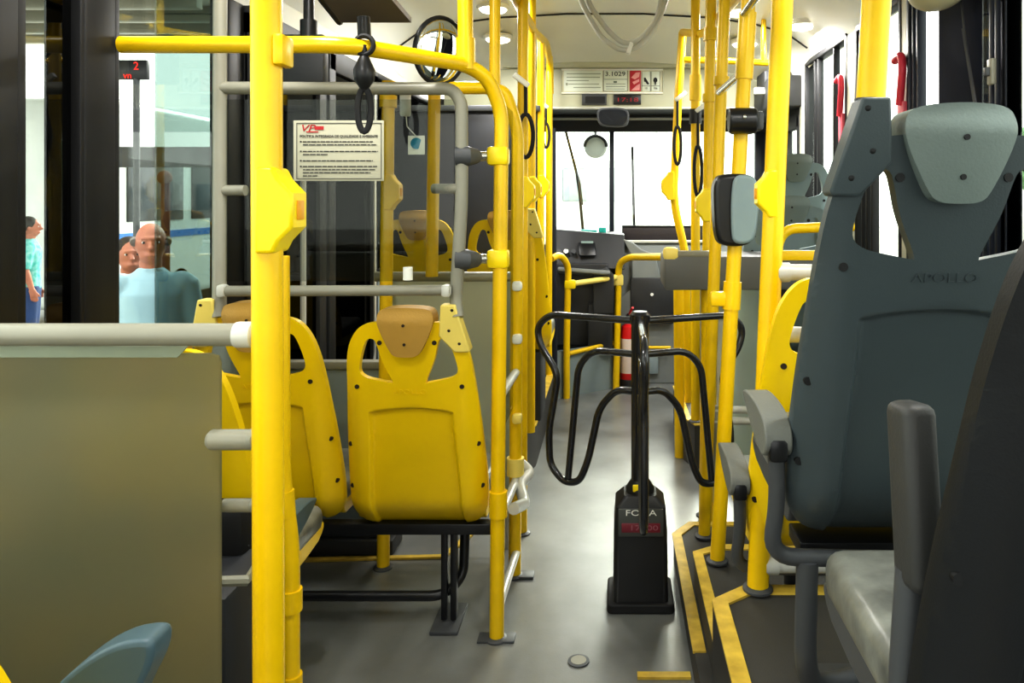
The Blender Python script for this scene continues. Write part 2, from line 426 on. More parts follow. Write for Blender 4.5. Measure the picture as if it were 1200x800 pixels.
# left front platform, right front platform, right stepped platforms (higher towards the rear)
slab_struct('floor_slab_1', [(-1.5, 4.22), (-.50, 4.22), (-.445, 4.45), (-.445, 5.9), (-1.5, 5.9)], 0, .235, PLAT)
slab_struct('floor_slab_2', [(1.35, 4.4), (.47, 4.4), (.42, 4.55), (.42, 5.3), (1.35, 5.3)], 0, .25, PLAT)
slab_struct('floor_slab_3', [(1.35, 3.42), (.34, 3.42), (.262, 3.30), (.262, -1.55), (1.35, -1.55)], 0, .10, PLAT)
slab_struct('floor_slab_4', [(1.35, 2.93), (.40, 2.93), (.305, 2.88), (.305, -1.55), (1.35, -1.55)], .10, .22, PLAT)
slab_struct('floor_slab_5', [(1.35, 2.07), (.36, 2.07), (.265, 2.00), (.265, -1.55), (1.35, -1.55)], .22, .50, PLAT)
g = G(); g.box((.2635, .9, .25), (.006, 2.2, .498)); struct(g, 'trim_6', RISER)
def edging(n, path, z, w=.045, inner=None):
    """yellow nosing strip lying along a platform edge, w wide to the inside"""
    g = G(); n_ = len(path)
    pts = [Vector((x, y, 0)) for x, y in path]
    def off(i):
        ds = []
        if i > 0: ds.append((pts[i] - pts[i - 1]).normalized())
        if i < n_ - 1: ds.append((pts[i + 1] - pts[i]).normalized())
        d = sum(ds, Vector()).normalized(); nrm = Vector((-d.y, d.x, 0))
        return pts[i] + nrm * w
    a = pts; b = [off(i) for i in range(n_)]
    for i in range(n_ - 1):
        g.prism([tuple(a[i][:2]), tuple(a[i + 1][:2]), tuple(b[i + 1][:2]), tuple(b[i][:2])], lambda x, y: Vector((x, y, z - .003)), lambda x, y: Vector((x, y, z + .006)))
    return struct(g, 'trim_%d' % n, YEDGE)
edging(7, [(.258, -.5), (.258, 2.0), (.355, 2.075), (1.3, 2.075)], .50, -.045)
edging(8, [(.300, 2.05), (.300, 2.88), (.40, 2.94), (1.3, 2.94)], .22, -.042)
edging(9, [(.256, 2.45), (.256, 3.31), (.34, 3.43), (1.3, 3.43)], .10, -.042)
edging(10, [(-1.45, 4.215), (-.50, 4.215), (-.44, 4.45), (-.44, 5.9)], .235, .05)
edging(11, [(1.3, 4.395), (.47, 4.395), (.415, 4.56), (.415, 5.3)], .25, -.045)
edging(12, [(-1.4, 3.26), (-.72, 3.30), (-.64, 3.52)], .004, .03)
edging(13, [(.08, 2.47), (.252, 2.47)], .004, .03)
# kick panel in front of the driver
g = G(); g.prism([(-.44, 5.92), (0, 6.26), (0, 6.31), (-.47, 5.97)], lambda x, y: Vector((x, y, 0)), lambda x, y: Vector((x, y, .36))); struct(g, 'wall_kick_panel', GWALL)
g = G(); g.tube([P(667, 414, 5.98), P(722, 401, 6.26)], .018, 10); struct(g, 'trim_14', YEL)

# ================================================================ SEATS
REC, SH = .17, .82
def recl(z): return -REC * (z / SH)
half = [(0, 0), (.10, -.004), (.19, .006), (.236, .05), (.248, .12), (.238, .33), (.226, .47), (.218, .56), (.210, .64), (.195, .70), (.168, .745), (.135, .768), (.08, .772), (0, .772)]
outline = half + [(-x, z) for x, z in half[-2:0:-1]]
holeR = [(.052, .556), (.062, .5585), (.105, .567), (.148, .577), (.168, .596), (.164, .63), (.148, .685), (.134, .714), (.110, .714), (.101, .69), (.088, .635)]
holeL = [(-x, z) for x, z in holeR[::-1]]
def panel_depth(x, z):
    top = .445 + .022 * (1 - (x / .16) ** 2) if abs(x) < .2 else .445
    dx = .158 - .016 * sstep((z - .1) / .35) - abs(x); dz = top - z
    d = min(dx, dz)
    return .018 * sstep((d + .004) / .012)
def shell_def(x, y, z):
    yy = y + recl(z)
    if z < .12: yy += .085 * ((.12 - z) / .12) ** 2
    e = max(0, abs(x) - .165) / .075
    yy += .045 * e * e * (1 if z < .56 else max(.25, 1 - (z - .56) / .2))
    yy += panel_depth(x, z)
    return Vector((x, yy, z))
def span(a, b, st):
    n = int(round((b - a) / st)); return [a + (b - a) * i / n for i in range(n + 1)]
XS = sorted(set([round(v, 4) for v in span(-.24, .24, .016)] + [s * v for s in (-1, 1) for v in (.138, .142, .146, .150, .154, .158, .162)]))
ZS = sorted(set([round(v, 4) for v in span(.0, .77, .02)] + [.44, .444, .448, .452, .456, .460, .464, .468, .472]))
SCREWS = [(.178, .545), (-.178, .545), (.092, .70), (-.092, .70), (.222, .33), (-.222, .33), (.229, .17), (-.229, .17)]

def make_seat(name, label, shell_m, head_m, hole_m, text_m, pan_m, group=None):
    root = thing(name, label, 'seat', (0, 0, 0), group)
    g = G(); g.slab(chaikin(outline, 2), [chaikin(holeR, 2), chaikin(holeL, 2)], 0, .028, XS, ZS, shell_def)
    g.mi = 1
    for x, z in SCREWS:
        c = shell_def(x, 0, z); g.cyl(c + Vector((0, -.0025, 0)), c + Vector((0, .012, 0)), .008, 10)
    g.build('shell', [shell_m, hole_m], root, angle=50, bev=.007)
    # head pad
    hp = [(0, .655), (.035, .657), (.052, .672), (.092, .758), (.094, .795), (.080, .818), (0, .824)]
    hp = chaikin(hp + [(-x, z) for x, z in hp[-2:0:-1]], 2)
    g = G()
    g.slab(hp, [], -.034, .075, span(-.09, .09, .015), span(.66, .82, .012), lambda x, y, z: Vector((x, y + recl(z) + (.018 * ((x / .09) ** 2) + .016 * sstep((z - .77) / .05) if y < 0 else -.01 * sstep((z - .77) / .05)), z)))
    g.mi = 1
    for z in (.765, .70):
        g.cyl(Vector((0, recl(z) - .037, z)), Vector((0, recl(z) - .02, z)), .005, 10)
    g.build('headrest', [head_m, hole_m], root, angle=50, bev=.012)
    lettering('raised_lettering', 'APOLLO', .024, shell_m, root, lambda u, v, w: (u, recl(.525 + v) - .0012 - w, .525 + v), .0012, width=.115)
    # cushion on its pan
    g = G(); g.box((0, .265, .095), (.47, .40, .09), .032, seg=4)
    g.build('cushion', CUSH, root)
    g = G(); g.prism(chaikin([(.06, .035), (.10, .012), (.40, .022), (.465, .05), (.465, .085), (.06, .085)], 1), lambda y, z: Vector((-.232, y, z)), lambda y, z: Vector((.232, y, z)))
    g.build('seat_pan', pan_m, root, bev=.006)
    return root

def arm(root, side, pad_m=GARM, tube_m=GDARK):
    """swing-down armrest on a bent tube; side = -1 left, 1 right"""
    L = root.location; ax = side * .268
    pr = chaikin([(.0, .178), (-.014, .205), (.0, .238), (.06, .254), (.16, .256), (.235, .247), (.245, .236), (.20, .214), (.11, .182), (.04, .168)], 2)
    G().prism(pr, lambda y, z: L + Vector((ax - .026, y, z)), lambda y, z: L + Vector((ax + .026, y, z))).build('armrest', pad_m, root, bev=.012)
    G().tube([L + Vector((ax, .02, .19)), L + Vector((side * .262, .03, .08)), L + Vector((side * .275, .05, -.035)), L + Vector((side * .02, .06, -.045))], .0165, 12, fil=.07).build('arm_tube', tube_m, root)
    G().box(L + Vector((ax, .002, .190)), (.036, .03, .045), .008).build('arm_bracket', BLK, root)
def socket(root, side, m, hole_m, extra=0.0):
    L = root.location
    o = [(.110, .725), (.120, .832), (.168, .832), (.212, .678), (.208, .668), (.160, .668)]
    o = [(side * x, z) for x, z in o]
    g = G(); g.prism(o, lambda x, z: L + Vector((x, recl(z) - .012, z)), lambda x, z: L + Vector((x, recl(z) + .045, z)))
    g.mi = 1
    for x, z in ((.158, .815), (.145, .745), (.178, .70)):
        c = L + Vector((side * x, recl(z) - .013, z)); g.cyl(c, c + Vector((0, .01, 0)), .0075, 10)
    return g.build('pole_socket', [m, hole_m], root, bev=.010)

YS = make_seat('passenger_seat', 'yellow plastic seat with tan headrest nearest the aisle poles, black leg below', YSEAT, YTAN, HOLE, YSEAT, YSEAT)
GS = make_seat('passenger_seat', 'dark slate seat with grey headrest, its socket gripping a yellow pole', GSEAT, GHEAD, HOLEG, GHEAD, GDARK)
# ---- yellow double seat on the left (two seats)
A_loc = Vector((-.690, 2.72, .365)); B_loc = Vector((-1.205, 2.72, .382))
seatB = dup(YS, loc=B_loc, label='yellow seat beside the dark door, half behind the thick foreground pole')
seatC = dup(YS, loc=Vector((-1.195, 2.10, .395)), label='yellow seat tucked against the corner of the frosted foreground panel')
R2 = dup(YS, loc=Vector((.605, 2.03, .585)), label='yellow seat with grey armrest behind the tall pole, in front of the slate seat')
L1 = dup(YS, loc=Vector((-.60, 4.42, .66)), label='yellow seat on the far platform beside the row of aisle poles')
L2 = dup(YS, loc=Vector((-1.09, 4.42, .66)), label='yellow seat on the far platform nearer the side door')
corner = dup(YS, loc=Vector((-.86, .93, .38)), label='yellow seat in the bottom corner with a blue grey armrest before the frosted panel')
seatA = YS; seatA.location = A_loc
socket(seatA, 1, YPALE, HOLE)
socket(seatB, -1, YPALE, HOLE)
socket(L1, 1, YPALE, HOLE)
# black frame under the pair: belongs to the aisle seat
by = 2.80
g = G(); g.box((-.83, by, .352), (.82, .05, .04), .004); g.build('seat_beam', BLK, seatA)
g = G()
for xx in (-.612, -.578): g.box((xx, 2.80, .19), (.022, .035, .34), .004)
g.build('leg', BLK, seatA)
g = G(); g.tube([Vector((-1.42, 2.80, .10)), Vector((-.62, 2.80, .10)), Vector((-.555, 2.86, .14)), Vector((-.555, 2.90, .36))], .018, 10, fil=.08); g.build('stretcher', BLK, seatA)
g = G(); g.box((-.60, 2.82, .007), (.10, .20, .014), .003); g.build('foot_plate', GDARK, seatA)
arm(seatC, 1, BARM)
arm(R2, -1, GARM)
g = G(); g.tube([R2.location + Vector((-.1, .1, -.05)), R2.location + Vector((-.1, .1, -.385))], .03, 10); g.build('leg', BLK, R2)
for st in (L1, L2):
    g = G(); g.box(st.location + Vector((0, .25, -.22)), (.36, .30, .42), .02); g.build('pedestal', DWALL, st)
g = G(); g.tube([seatC.location + Vector((.1, .2, -.02)), seatC.location + Vector((.1, .2, -.37))], .025, 10); g.build('leg', BLK, seatC)
g = G(); g.tube([corner.location + Vector((0, .2, -.02)), corner.location + Vector((0, .2, -.375))], .025, 10); g.build('leg', BLK, corner)
# ---- slate seats on the right
R1_loc = Vector((.580, 1.45, .885))
R0 = dup(GS, loc=Vector((.60, .88, .805)), label='near black seat back filling the lower corner, closest to the viewer')
for ch in kids(R0):
    if ch.name.startswith('shell'):
        ch.data = ch.data.copy(); ch.data.materials[0] = GNEAR
F1 = dup(GS, loc=Vector((1.09, 4.72, .99)), label='small grey seat far ahead by the window, the higher of two headrests')
F2 = dup(GS, loc=Vector((.87, 3.92, .74)), label='small grey seat ahead behind the tall pole, the lower of two headrests')
for f in (F1, F2):
    for ch in kids(f):
        if ch.name.startswith('shell'):
            ch.data = ch.data.copy(); ch.data.materials[0] = VALID
R1 = GS; R1.location = R1_loc
socket(R1, -1, GSEAT, HOLEG)
arm(R1, -1, GARM)
g = G(); g.tube([R1_loc + Vector((-.20, .05, -.04)), R1_loc + Vector((-.20, .07, -.27)), R1_loc + Vector((-.15, .16, -.36)), R1_loc + Vector((.0, .22, -.365))], .022, 12, fil=.10); g.build('leg', GDARK, R1)
g = G(); g.box(R1_loc + Vector((-.10, .20, -.380)), (.14, .14, .01), .002); g.build('foot_plate', GDARK, R1)
g = G(); g.box(R1_loc + Vector((0, .16, -.05)), (.40, .10, .03), .004); g.build('seat_beam', BLK, R1)
# near seat: armrest folded upright on its stout post
g = G(); g.box((.376, .955, 1.182), (.044, .06, .225), .014, rot=(math.radians(-6), 0, math.radians(8)), seg=3); g.build('armrest', DARM, R0)
g = G(); g.tube([Vector((.372, .955, 1.09)), Vector((.362, .955, .93)), Vector((.352, .955, .72)), Vector((.45, .98, .66))], .020, 12, fil=.05); g.build('arm_tube', GDARK, R0)
g = G(); g.tube([Vector((.62, 1.05, .87)), Vector((.62, 1.05, .505))], .03, 12); g.build('leg', GDARK, R0)
for f, zf in ((F1, .25), (F2, .0)):
    L = f.location; g = G(); g.box((L.x, L.y + .24, (zf + L.z) / 2 - .01), (.40, .40, L.z - zf - .04), .02); g.build('pedestal', DWALL, f)

# ================================================================ POLES AND RAILS
PR = .0265
def flange(g, c): g.lathe([(.040, 0), (.040, .006), (.031, .012)], c)
def button_box(root, c, m=YELB, h=.15, side=-1, dark=False):
    """bell-push housing hugging a pole: chamfered block with its push button"""
    c = Vector(c); s = h / .15
    o = [(-.008, -.075), (.024, -.075), (.034, -.055), (.058, -.03), (.058, .03), (.034, .055), (.024, .075), (-.008, .075)]
    G().prism([(side * x * s, z * s) for x, z in o], lambda x, z: c + Vector((x, -.034 * s, z)), lambda x, z: c + Vector((x, .034 * s, z))).build('bell_housing', m, root, bev=.006)
    g = G(); g.box(c + Vector((side * .0585 * s, 0, 0)), (.006, .026 * s, .034 * s), .002); g.build('bell_button', mat('bell_button_orange', (236, 170, 40), .4) if 'bell_button_orange' not in MATS else MATS['bell_button_orange'], root)
def sleeve(root, a, b, r=PR * 1.22, m=YEL, name='sleeve'):
    g = G(); g.tube([a, Vector(a).lerp(Vector(b), .12), Vector(a).lerp(Vector(b), .88), b], [r * .93, r, r, r * .93] if False else r, 16); return g.build(name, m, root)
def lean(px0, py0, px1, py1, Y, ztop):
    """straight pole through two sighted points in its upright plane, carried up to ztop"""
    a, b = P(px0, py0, Y), P(px1, py1, Y)
    k = (ztop - b.z) / (a.z - b.z); return b + (a - b) * k, b
def ceil_z(x):
    for (x0, z0), (x1, z1) in zip(prof, prof[1:]):
        if x0 <= x <= x1: return z0 + (z1 - z0) * (x - x0) / (x1 - x0)
    return 2.7
POLES = 'yellow grab poles along the aisle'
def pole(label, px0, py0, px1, py1, Y, ztop=None, r=PR, foot=True, cat='pole', group=POLES, zfoot=None):
    a, b = P(px0, py0, Y), P(px1, py1, Y)
    if zfoot is not None:
        k = (zfoot - b.z) / (a.z - b.z); b = b + (a - b) * k
    if ztop is None: ztop = ceil_z(a.x) - .002
    top = b + (a - b) * ((ztop - b.z) / (a.z - b.z))
    t = thing('grab_pole', label, cat, b, group)
    g = G(); g.cyl(b + Vector((0, 0, .001)), top, r); g.build('pole', YEL, t)
    if foot:
        g = G(); flange(g, b); g.build('base_flange', GDARK, t)
    return t, lambda py: b + (top - b) * ((Zp(py, Y) - b.z) / (top.z - b.z))
# thick foreground pole
t, at = pole('thick yellow pole in the left foreground, with a large bell box halfway up', 312, 0, 315, 800, 1.36, zfoot=0)
button_box(t, at(246), YELB, .150, 1)
g = G(); g.box(at(60) + Vector((.030, .0, 0)), (.02, .05, .055), .006); g.build('bracket', YEL, t)
# curved pole right beside it
t = thing('grab_pole', 'thinner bent yellow pole with collars hugging the thick foreground pole', 'pole', P(341, 800, 1.9) * 1, POLES)
zb = Vector((X(341, 1.9), 1.9, 0)); t.location = zb
G().tube([P(329, 300, 1.9), P(330, 560, 1.9), P(341, 640, 1.9), zb], .021, 14, fil=.06).build('pole', YEL, t)
for a, b in ((575, 604), (690, 715), (790, 815)):
    pa = P(331 if a < 600 else 341, a, 1.9); pb = P(333 if a < 600 else 341, b, 1.9)
    G().cyl(pa, pb, .027).build('collar', YEL, t)
G().box((zb.x, zb.y, .005), (.10, .10, .01), .002).build('base_flange', GDARK, t)
# tall right pole with bell box, foot on the highest platform
t, at = pole('tall yellow pole beside the slate seat, bell box at shoulder height', 917, 0, 888, 690, 2.05, zfoot=.506, r=.029)
button_box(t, at(227), YELB, .128, -1)
bars = (((912, 319), 1.35), ((905, 392), 1.19), ((898, 661), .58))
# white stub bars joined to the pole
tp = thing('seat_divider_rail', 'three pale grey bars running from the tall pole behind the slate seat', 'rail', (.43, 2.05, .58))
for (px, py), _ in bars:
    p = P(px, py, 2.05); L = .095 if py == 392 else .80
    g = G(); g.cyl(p, p + Vector((L, 0, 0)), .0215); g.cyl(p - Vector((.004, 0, 0)), p + Vector((.03, 0, 0)), .026); g.build('rail_bar', GLIGHT, tp)
t = thing('grab_pole', 'yellow pole rising out of the slate seat socket to the ceiling', 'pole', P(1020, 118, 1.295), POLES)
a_, b_ = P(1020, 127, 1.306), P(1027, 0, 1.306); k_ = (2.70 - a_.z) / (b_.z - a_.z)
G().cyl(a_, a_ + (b_ - a_) * k_, .0245).build('pole', YEL, t)
G().cyl(P(1020, 122, 1.306), P(1020.3, 116, 1.306), .027).build('ferrule', GDARK, t)
# pole carrying the validator
t, at = pole('yellow pole carrying the ticket validator and black round clamp', 877, 0, 847, 540, 2.80, zfoot=.226)
sleeve(t, at(15), at(93), PR * 1.25); sleeve(t, at(330), at(362), PR * 1.25)
g = G(); g.box(at(350) + Vector((-.045, 0, 0)), (.07, .04, .055), .012); g.build('clamp', YEL, t)
vpole = at
t, at = pole('yellow pole ending at the lowest step, just beyond the turnstile', 849, 0, 826, 610, 3.28, zfoot=.106, r=.0255)
sleeve(t, at(90), at(100), PR * 1.3)
t, at = pole('yellow pole with a bell box, behind the ticket validator', 833, 0, 827, 470, 3.75, zfoot=0)
sleeve(t, at(33), at(48), PR * 1.3); sleeve(t, at(110), at(120), PR * 1.3); button_box(t, at(240), YELB, .16, -1)
t, at = pole('yellow pole with flared collar, its hand strap clip in white', 815, 60, 815, 470, 4.45, zfoot=.256)
sleeve(t, at(88), at(118), PR * 1.3); G().cyl(at(128), at(145), .036).build('black_clamp', BLK, t)
# farthest right pole, bent at the foot
t = thing('grab_pole', 'farthest yellow pole on the door side, bent at the bottom over the counter', 'pole', P(804, 495, 4.9), POLES)
t.location = Vector((X(806, 4.9), 4.9, .256))
G().tube([P(800, 38, 4.9), P(795, 110, 4.9), P(789, 235, 4.9), P(804, 300, 4.9), P(806, 480, 4.9), Vector((X(806, 4.9), 4.9, .256))], .026, 12, fil=.12).build('pole', YEL, t)
button_box(t, P(788, 218, 4.9), YELB, .18, -1)
# ceiling rail over the right poles
def rail(label, pts, r=.024, m=YEL, fil=.12, hangers=(), cat='rail', group=None):
    t = thing('ceiling_rail', label, cat, (pts[0].x, pts[0].y, min(p.z for p in pts)), group)
    G().tube(pts, r, 14, fil=fil).build('rail_bar', m, t)
    for h in hangers:
        c = ceil_z(h.x) if h.y < 5 else 2.6
        G().cyl(h, Vector((h.x, h.y, c)), .016).build('hanger', m, t)
    return t
rail('yellow handrail under the ceiling on the door side, running ahead over the poles', [Vector((.57, .7, 2.42)), Vector((.56, 3.0, 2.42)), Vector((.52, 4.3, 2.47)), P(800, 38, 4.9)], hangers=[Vector((.57, 1.2, 2.42)), Vector((.56, 2.9, 2.42))])
rail('yellow cross bar between far poles under the ceiling on the door side', [P(800, 70, 4.9), P(864, 72, 4.9), P(900, 74, 4.9)], .02, hangers=[P(895, 74, 4.9)])

# ---- left row
# barrier frame: two posts, curved tops joined to the long cross rail, clear panel and white bars
t = thing('grab_rail', 'long yellow rail from the side window bending down to the floor by the aisle seat', 'rail', (X(582, 2.7), 2.7, 0))
zr = 2.005
G().tube([Vector((-1.46, 2.28, zr)), Vector((X(405, 2.28), 2.28, zr)), Vector((X(548, 2.62), 2.62, Zp(76, 2.62))), P(572, 92, 2.66), P(588, 130, 2.7), P(585, 400, 2.7), Vector((X(582, 2.7), 2.7, .0))], .0255, 16, fil=.10).build('rail_bar', YEL, t)
g = G(); flange(g, (X(582, 2.7), 2.7, 0)); g.box((X(582, 2.7), 2.7, .005), (.13, .06, .008), .002); g.build('base_flange', GDARK, t)
for py in (183, 303): G().box(P(584, py, 2.7), (.075, .062, .066), .012).build('collar', YELB, t)
G().cyl(P(584, 575, 2.7), P(584, 605, 2.7), .032).build('collar', YEL, t)
for py in (183, 303):
    G().cyl(P(556, py, 2.68), P(577, py, 2.7), .017).build('pin', CHROME, t)
t, at = pole('short yellow post from the ceiling meeting the bent rail, wheel-like mirror beside it', 545, 0, 546, 74, 2.62, foot=False)
sleeve(t, at(45), at(82), PR * 1.25)
t, at = pole('short yellow post from the ceiling meeting the curved barrier post', 580, 0, 580, 104, 3.13, foot=False, r=.023)
t = thing('grab_rail', 'yellow barrier post with curved top just beyond the bent rail, white bars between', 'rail', (X(603, 3.15), 3.15, 0))
G().tube([P(518, 103, 3.05), P(575, 103, 3.12), P(592, 108, 3.14), P(607, 150, 3.15), P(605, 400, 3.15), Vector((X(603, 3.15), 3.15, 0))], .0255, 14, fil=.10).build('rail_bar', YEL, t)
g = G(); flange(g, (X(603, 3.15), 3.15, 0)); g.box((X(603, 3.15) + .02, 3.15, .006), (.12, .06, .01), .002); g.build('base_flange', GDARK, t)
for py, nm in ((335, 'w'), (397, 'w'), (490, 'w')):
    G().box(P(606, py, 3.12), (.04, .045, .04), .012).build('collar', WHITE if py != 490 else YPALE, t)
G().cyl(P(604, 536, 3.15), P(604, 556, 3.15), .036).build('collar', YPALE, t)
# panel and white bars between the two posts
t = thing('barrier_panel', 'clear upright panel seen edge-on between two aisle posts with white bars', 'panel', (-.41, 2.92, .07))
G().box((-.408, 2.925, 1.30), (.012, .36, 1.2), .003).build('panel_sheet', CLEAR, t)
for z in (.10, .40, .84):
    G().tube([Vector((-.405, 2.71, z)), Vector((-.395, 3.14, z))], .017, 10).build('rail_bar', GLIGHT, t)
G().box((-.408, 2.74, 1.30), (.03, .018, 1.22), .004).build('panel_edge', GLIGHT, t)
G().tube([P(607, 540, 3.2), P(622, 553, 3.2), P(609, 568, 3.1), P(615, 590, 3.0), P(602, 596, 2.8)], .022, 10, fil=.03).build('lower_handle', GLIGHT, t)
# further left poles
lab = ['yellow pole in the left row, first beyond the barrier posts, bell box facing the aisle', 'yellow pole in the left row, second beyond the barrier posts',
       'yellow pole in the left row, third beyond the barrier posts, with bell box', 'slim yellow pole ending the left row, beside the driver screen']
for i, (px, Y, zf, bb) in enumerate(((613, 3.55, 0, 225), (623, 4.3, .24, 222), (634, 5.0, .24, 218), (644, 5.7, .24, None))):
    t, at = pole(lab[i], px, 20, px - 1, 400, Y, ztop=2.60 if i > 1 else None, zfoot=zf, r=.025, foot=(i == 0))
    if bb: button_box(t, at(bb), YELB, .145, 1)
rail('yellow handrail under the ceiling on the driver side, bending down to the last pole', [Vector((-.43, .8, 2.42)), Vector((-.44, 2.9, 2.44)), Vector((-.45, 4.4, 2.50)), P(640, 50, 5.3), P(645, 75, 5.7), P(645, 110, 5.72)], hangers=[Vector((-.43, 1.3, 2.42)), Vector((-.44, 3.4, 2.455))])
# posts behind the notice
t, at = pole('yellow post behind the notice sheet, foot on the floor under the double seat', 455, 115, 449, 665, 3.22, ztop=Zp(95, 3.22), zfoot=0)
sleeve(t, at(112), at(126), PR * 1.35, YEL); button_box(t, at(225), YEL, .15, 1)
t, at = pole('slim yellow post behind the acrylic, standing on the far frosted panel rail', 509, 112, 506, 324, 3.3, ztop=Zp(104, 3.3), foot=False)
rail('short bent yellow bar below the round mirror', [P(498, 80, 3.2), P(508, 90, 3.2), P(515, 104, 3.2)], .017, fil=.02)
# gate posts in front of the driver
t = thing('gate_rail', 'hooped yellow rail standing in the aisle before the dashboard', 'rail', (X(664, 5.95), 5.95, 0))
G().tube([P(646, 303, 5.75), P(656, 298, 5.85), P(666, 310, 5.95), P(664, 400, 5.95), Vector((X(664, 5.95), 5.95, 0))], .026, 12, fil=.10).build('rail_bar', YEL, t)
G().cyl(P(666, 333, 5.95), P(722, 325, 6.2), .022).build('cross_bar', YPALE, t)
G().box(P(668, 333, 5.95), (.09, .06, .07), .015).build('collar', YELB, t)
t = thing('gate_rail', 'yellow rail rising from the floor by the fire extinguisher and bending over to the counter', 'rail', (X(722, 6.22), 6.22, 0))
G().tube([P(778, 301, 5.6), P(738, 301, 6.1), P(725, 308, 6.22), P(723, 400, 6.22), Vector((X(722, 6.22), 6.22, 0))], .027, 12, fil=.10).build('rail_bar', YEL, t)
G().box(P(724, 328, 6.22), (.09, .06, .09), .015).build('collar', YPALE, t)
# short yellow posts by the counter
for px, Y, zf, lb in ((795, 4.6, 0, 'stout pale yellow post under the counter, beyond the turnstile arm'), (830, 3.55, 0, 'thick yellow post under the counter end, in line with the turnstile')):
    tt, _ = pole(lb, px, 345, px + 1, 470, Y, ztop=1.13, zfoot=zf, r=.035 if px == 830 else .03, foot=False, group='posts under the counter')

# ================================================================ HOOP WITH ACRYLIC AND NOTICE over the double seat
YH = 2.58
hp = thing('hoop_divider', 'grey tube hoop with clear acrylic rising from the yellow double seat', 'divider', (X(540, YH), YH, Zp(400, YH)))
G().tube([P(260, 103, YH), P(530, 104, YH), P(541, 120, YH), P(541, 240, YH), P(534, 352, YH), P(536, 372, 2.56)], .0215, 14, fil=.09).build('hoop', GTUBE, hp)
G().tube([P(258, -35, YH), P(257, 348, YH), P(257, 372, 2.56)], .0225, 14).build('window_post', GTUBE, hp)
G().tube([P(259, 341, YH - .035), P(528, 340, YH - .035)], .018, 12).build('lower_bar', GTUBE, hp)
for px in (261, 523): G().box(P(px, 340.5, YH - .035), (.03, .042, .042), .01).build('end_cap', GLIGHT, hp)
G().box(P(398, 223, YH), (X(532, YH) - X(264, YH), .006, .61)).build('acrylic_sheet', CLEAR, hp)
G().cyl(P(262, 223, YH), P(288, 223, YH - .01), .018).build('stub', GTUBE, hp)
G().cyl(P(508, 221, YH + .04), P(538, 221, YH), .017).build('stub', GTUBE, hp)
for py in (183, 304):
    G().tube([P(535, py, YH), P(547, py, YH), P(557, py, YH + .05)], [.035, .035, .027], 12).build('clamp', GDARK, hp)
G().cyl(P(478, 328, YH - .02), P(478, 313, YH - .02), .016).build('white_cap', WHITE, hp)
# notice sheet
Yn = YH - .012
nt = thing('notice_sheet', 'grey notice with red emblem and printed lines on the acrylic divider', 'notice', P(397, 212, Yn))
G().box(P(397, 176.5, Yn), (X(450, Yn) - X(344, Yn), .004, 71 * Yn / F), .001).build('sheet', PAPER, nt)
fy = Yn - .0035
def nrect(name, x0, y0, x1, y1, m, par, Y=fy):
    a, b = P(x0, y0, Y), P(x1, y1, Y); c = (a + b) / 2
    return G().box(c, (abs(b.x - a.x), .001, abs(a.z - b.z))).build(name, m, par)
g = G()
for x0, y0, x1, y1 in ((347.5, 144, 447, 144.6), (347.5, 209, 447, 209.6), (347.5, 144, 348.1, 209.6), (446.5, 144, 447.1, 209.6)):
    a, b = P(x0, y0, fy), P(x1, y1, fy); c = (a + b) / 2; g.box(c, (abs(b.x - a.x), .001, abs(a.z - b.z)))
g.build('printed_border', INK, nt)
lettering('red_emblem', 'VP', .032, REDINK, nt, lambda u, v, w: (X(361, fy) + u + v * .35, fy - w, Zp(150.3, fy) + v), .0006, width=.048)
g = G(); a = P(374, 150, fy); g.box(a, (.030, .001, .012)); g.box(P(366, 154.5, fy), (.04, .001, .004)); g.build('emblem_bar', REDINK, nt)
lettering('notice_heading', 'POLÍTICA INTEGRADA DE QUALIDADE E AMBIENTE', .013, INK, nt, lambda u, v, w: (X(397, fy) + u, fy - w, Zp(159.8, fy) + v), .0006, width=X(443, fy) - X(352, fy))
g = G()
for y, x0, x1 in ((166, 355, 437), (169.6, 355, 442), (177.3, 355, 443), (181, 355, 384), (188.3, 355, 437), (195, 355, 442), (198.8, 355, 440), (202.3, 355, 434), (206, 355, 373)):
    x = x0
    while x < x1:
        w = random.uniform(2.5, 8); e = min(x + w, x1)
        a, b = P(x, y - .55, fy), P(e, y + .55, fy); g.box((a + b) / 2, (abs(b.x - a.x), .001, abs(a.z - b.z))); x = e + 1.0
for y in (166, 177.3, 188.3, 195): g.box(P(352.5, y, fy), (.005, .001, .005))
g.build('printed_lines', INK, nt)
# small hanging card
cd = thing('hanging_card', 'small white card with a blue round emblem hanging behind the acrylic', 'card', P(488, 181, 2.66))
G().box(P(488, 170, 2.66), (.058, .003, .066), .001).build('card', WHITE, cd)
G().cyl(P(488, 168, 2.657), P(488, 168, 2.6555), .020, 20).build('blue_emblem', mat('blue_emblem', (40, 140, 176), .5), cd)
G().tube([P(488, 160, 2.66), P(477, 148, 2.68), P(476, 136, 2.68)], .002, 6).build('string', WHITE, cd)
t = thing('grey_tube_end', 'short pale grey capped tube hanging above the small white card', 'tube', P(475, 136, 2.70))
G().lathe([(.016, 0), (.019, .006), (.019, .075), (.012, .085)], P(475, 136, 2.70)).build('cap', GLIGHT, t)
G().cyl(P(475, 112, 2.70), P(475, 100, 2.70), .006).build('stem', GTUBE, t)

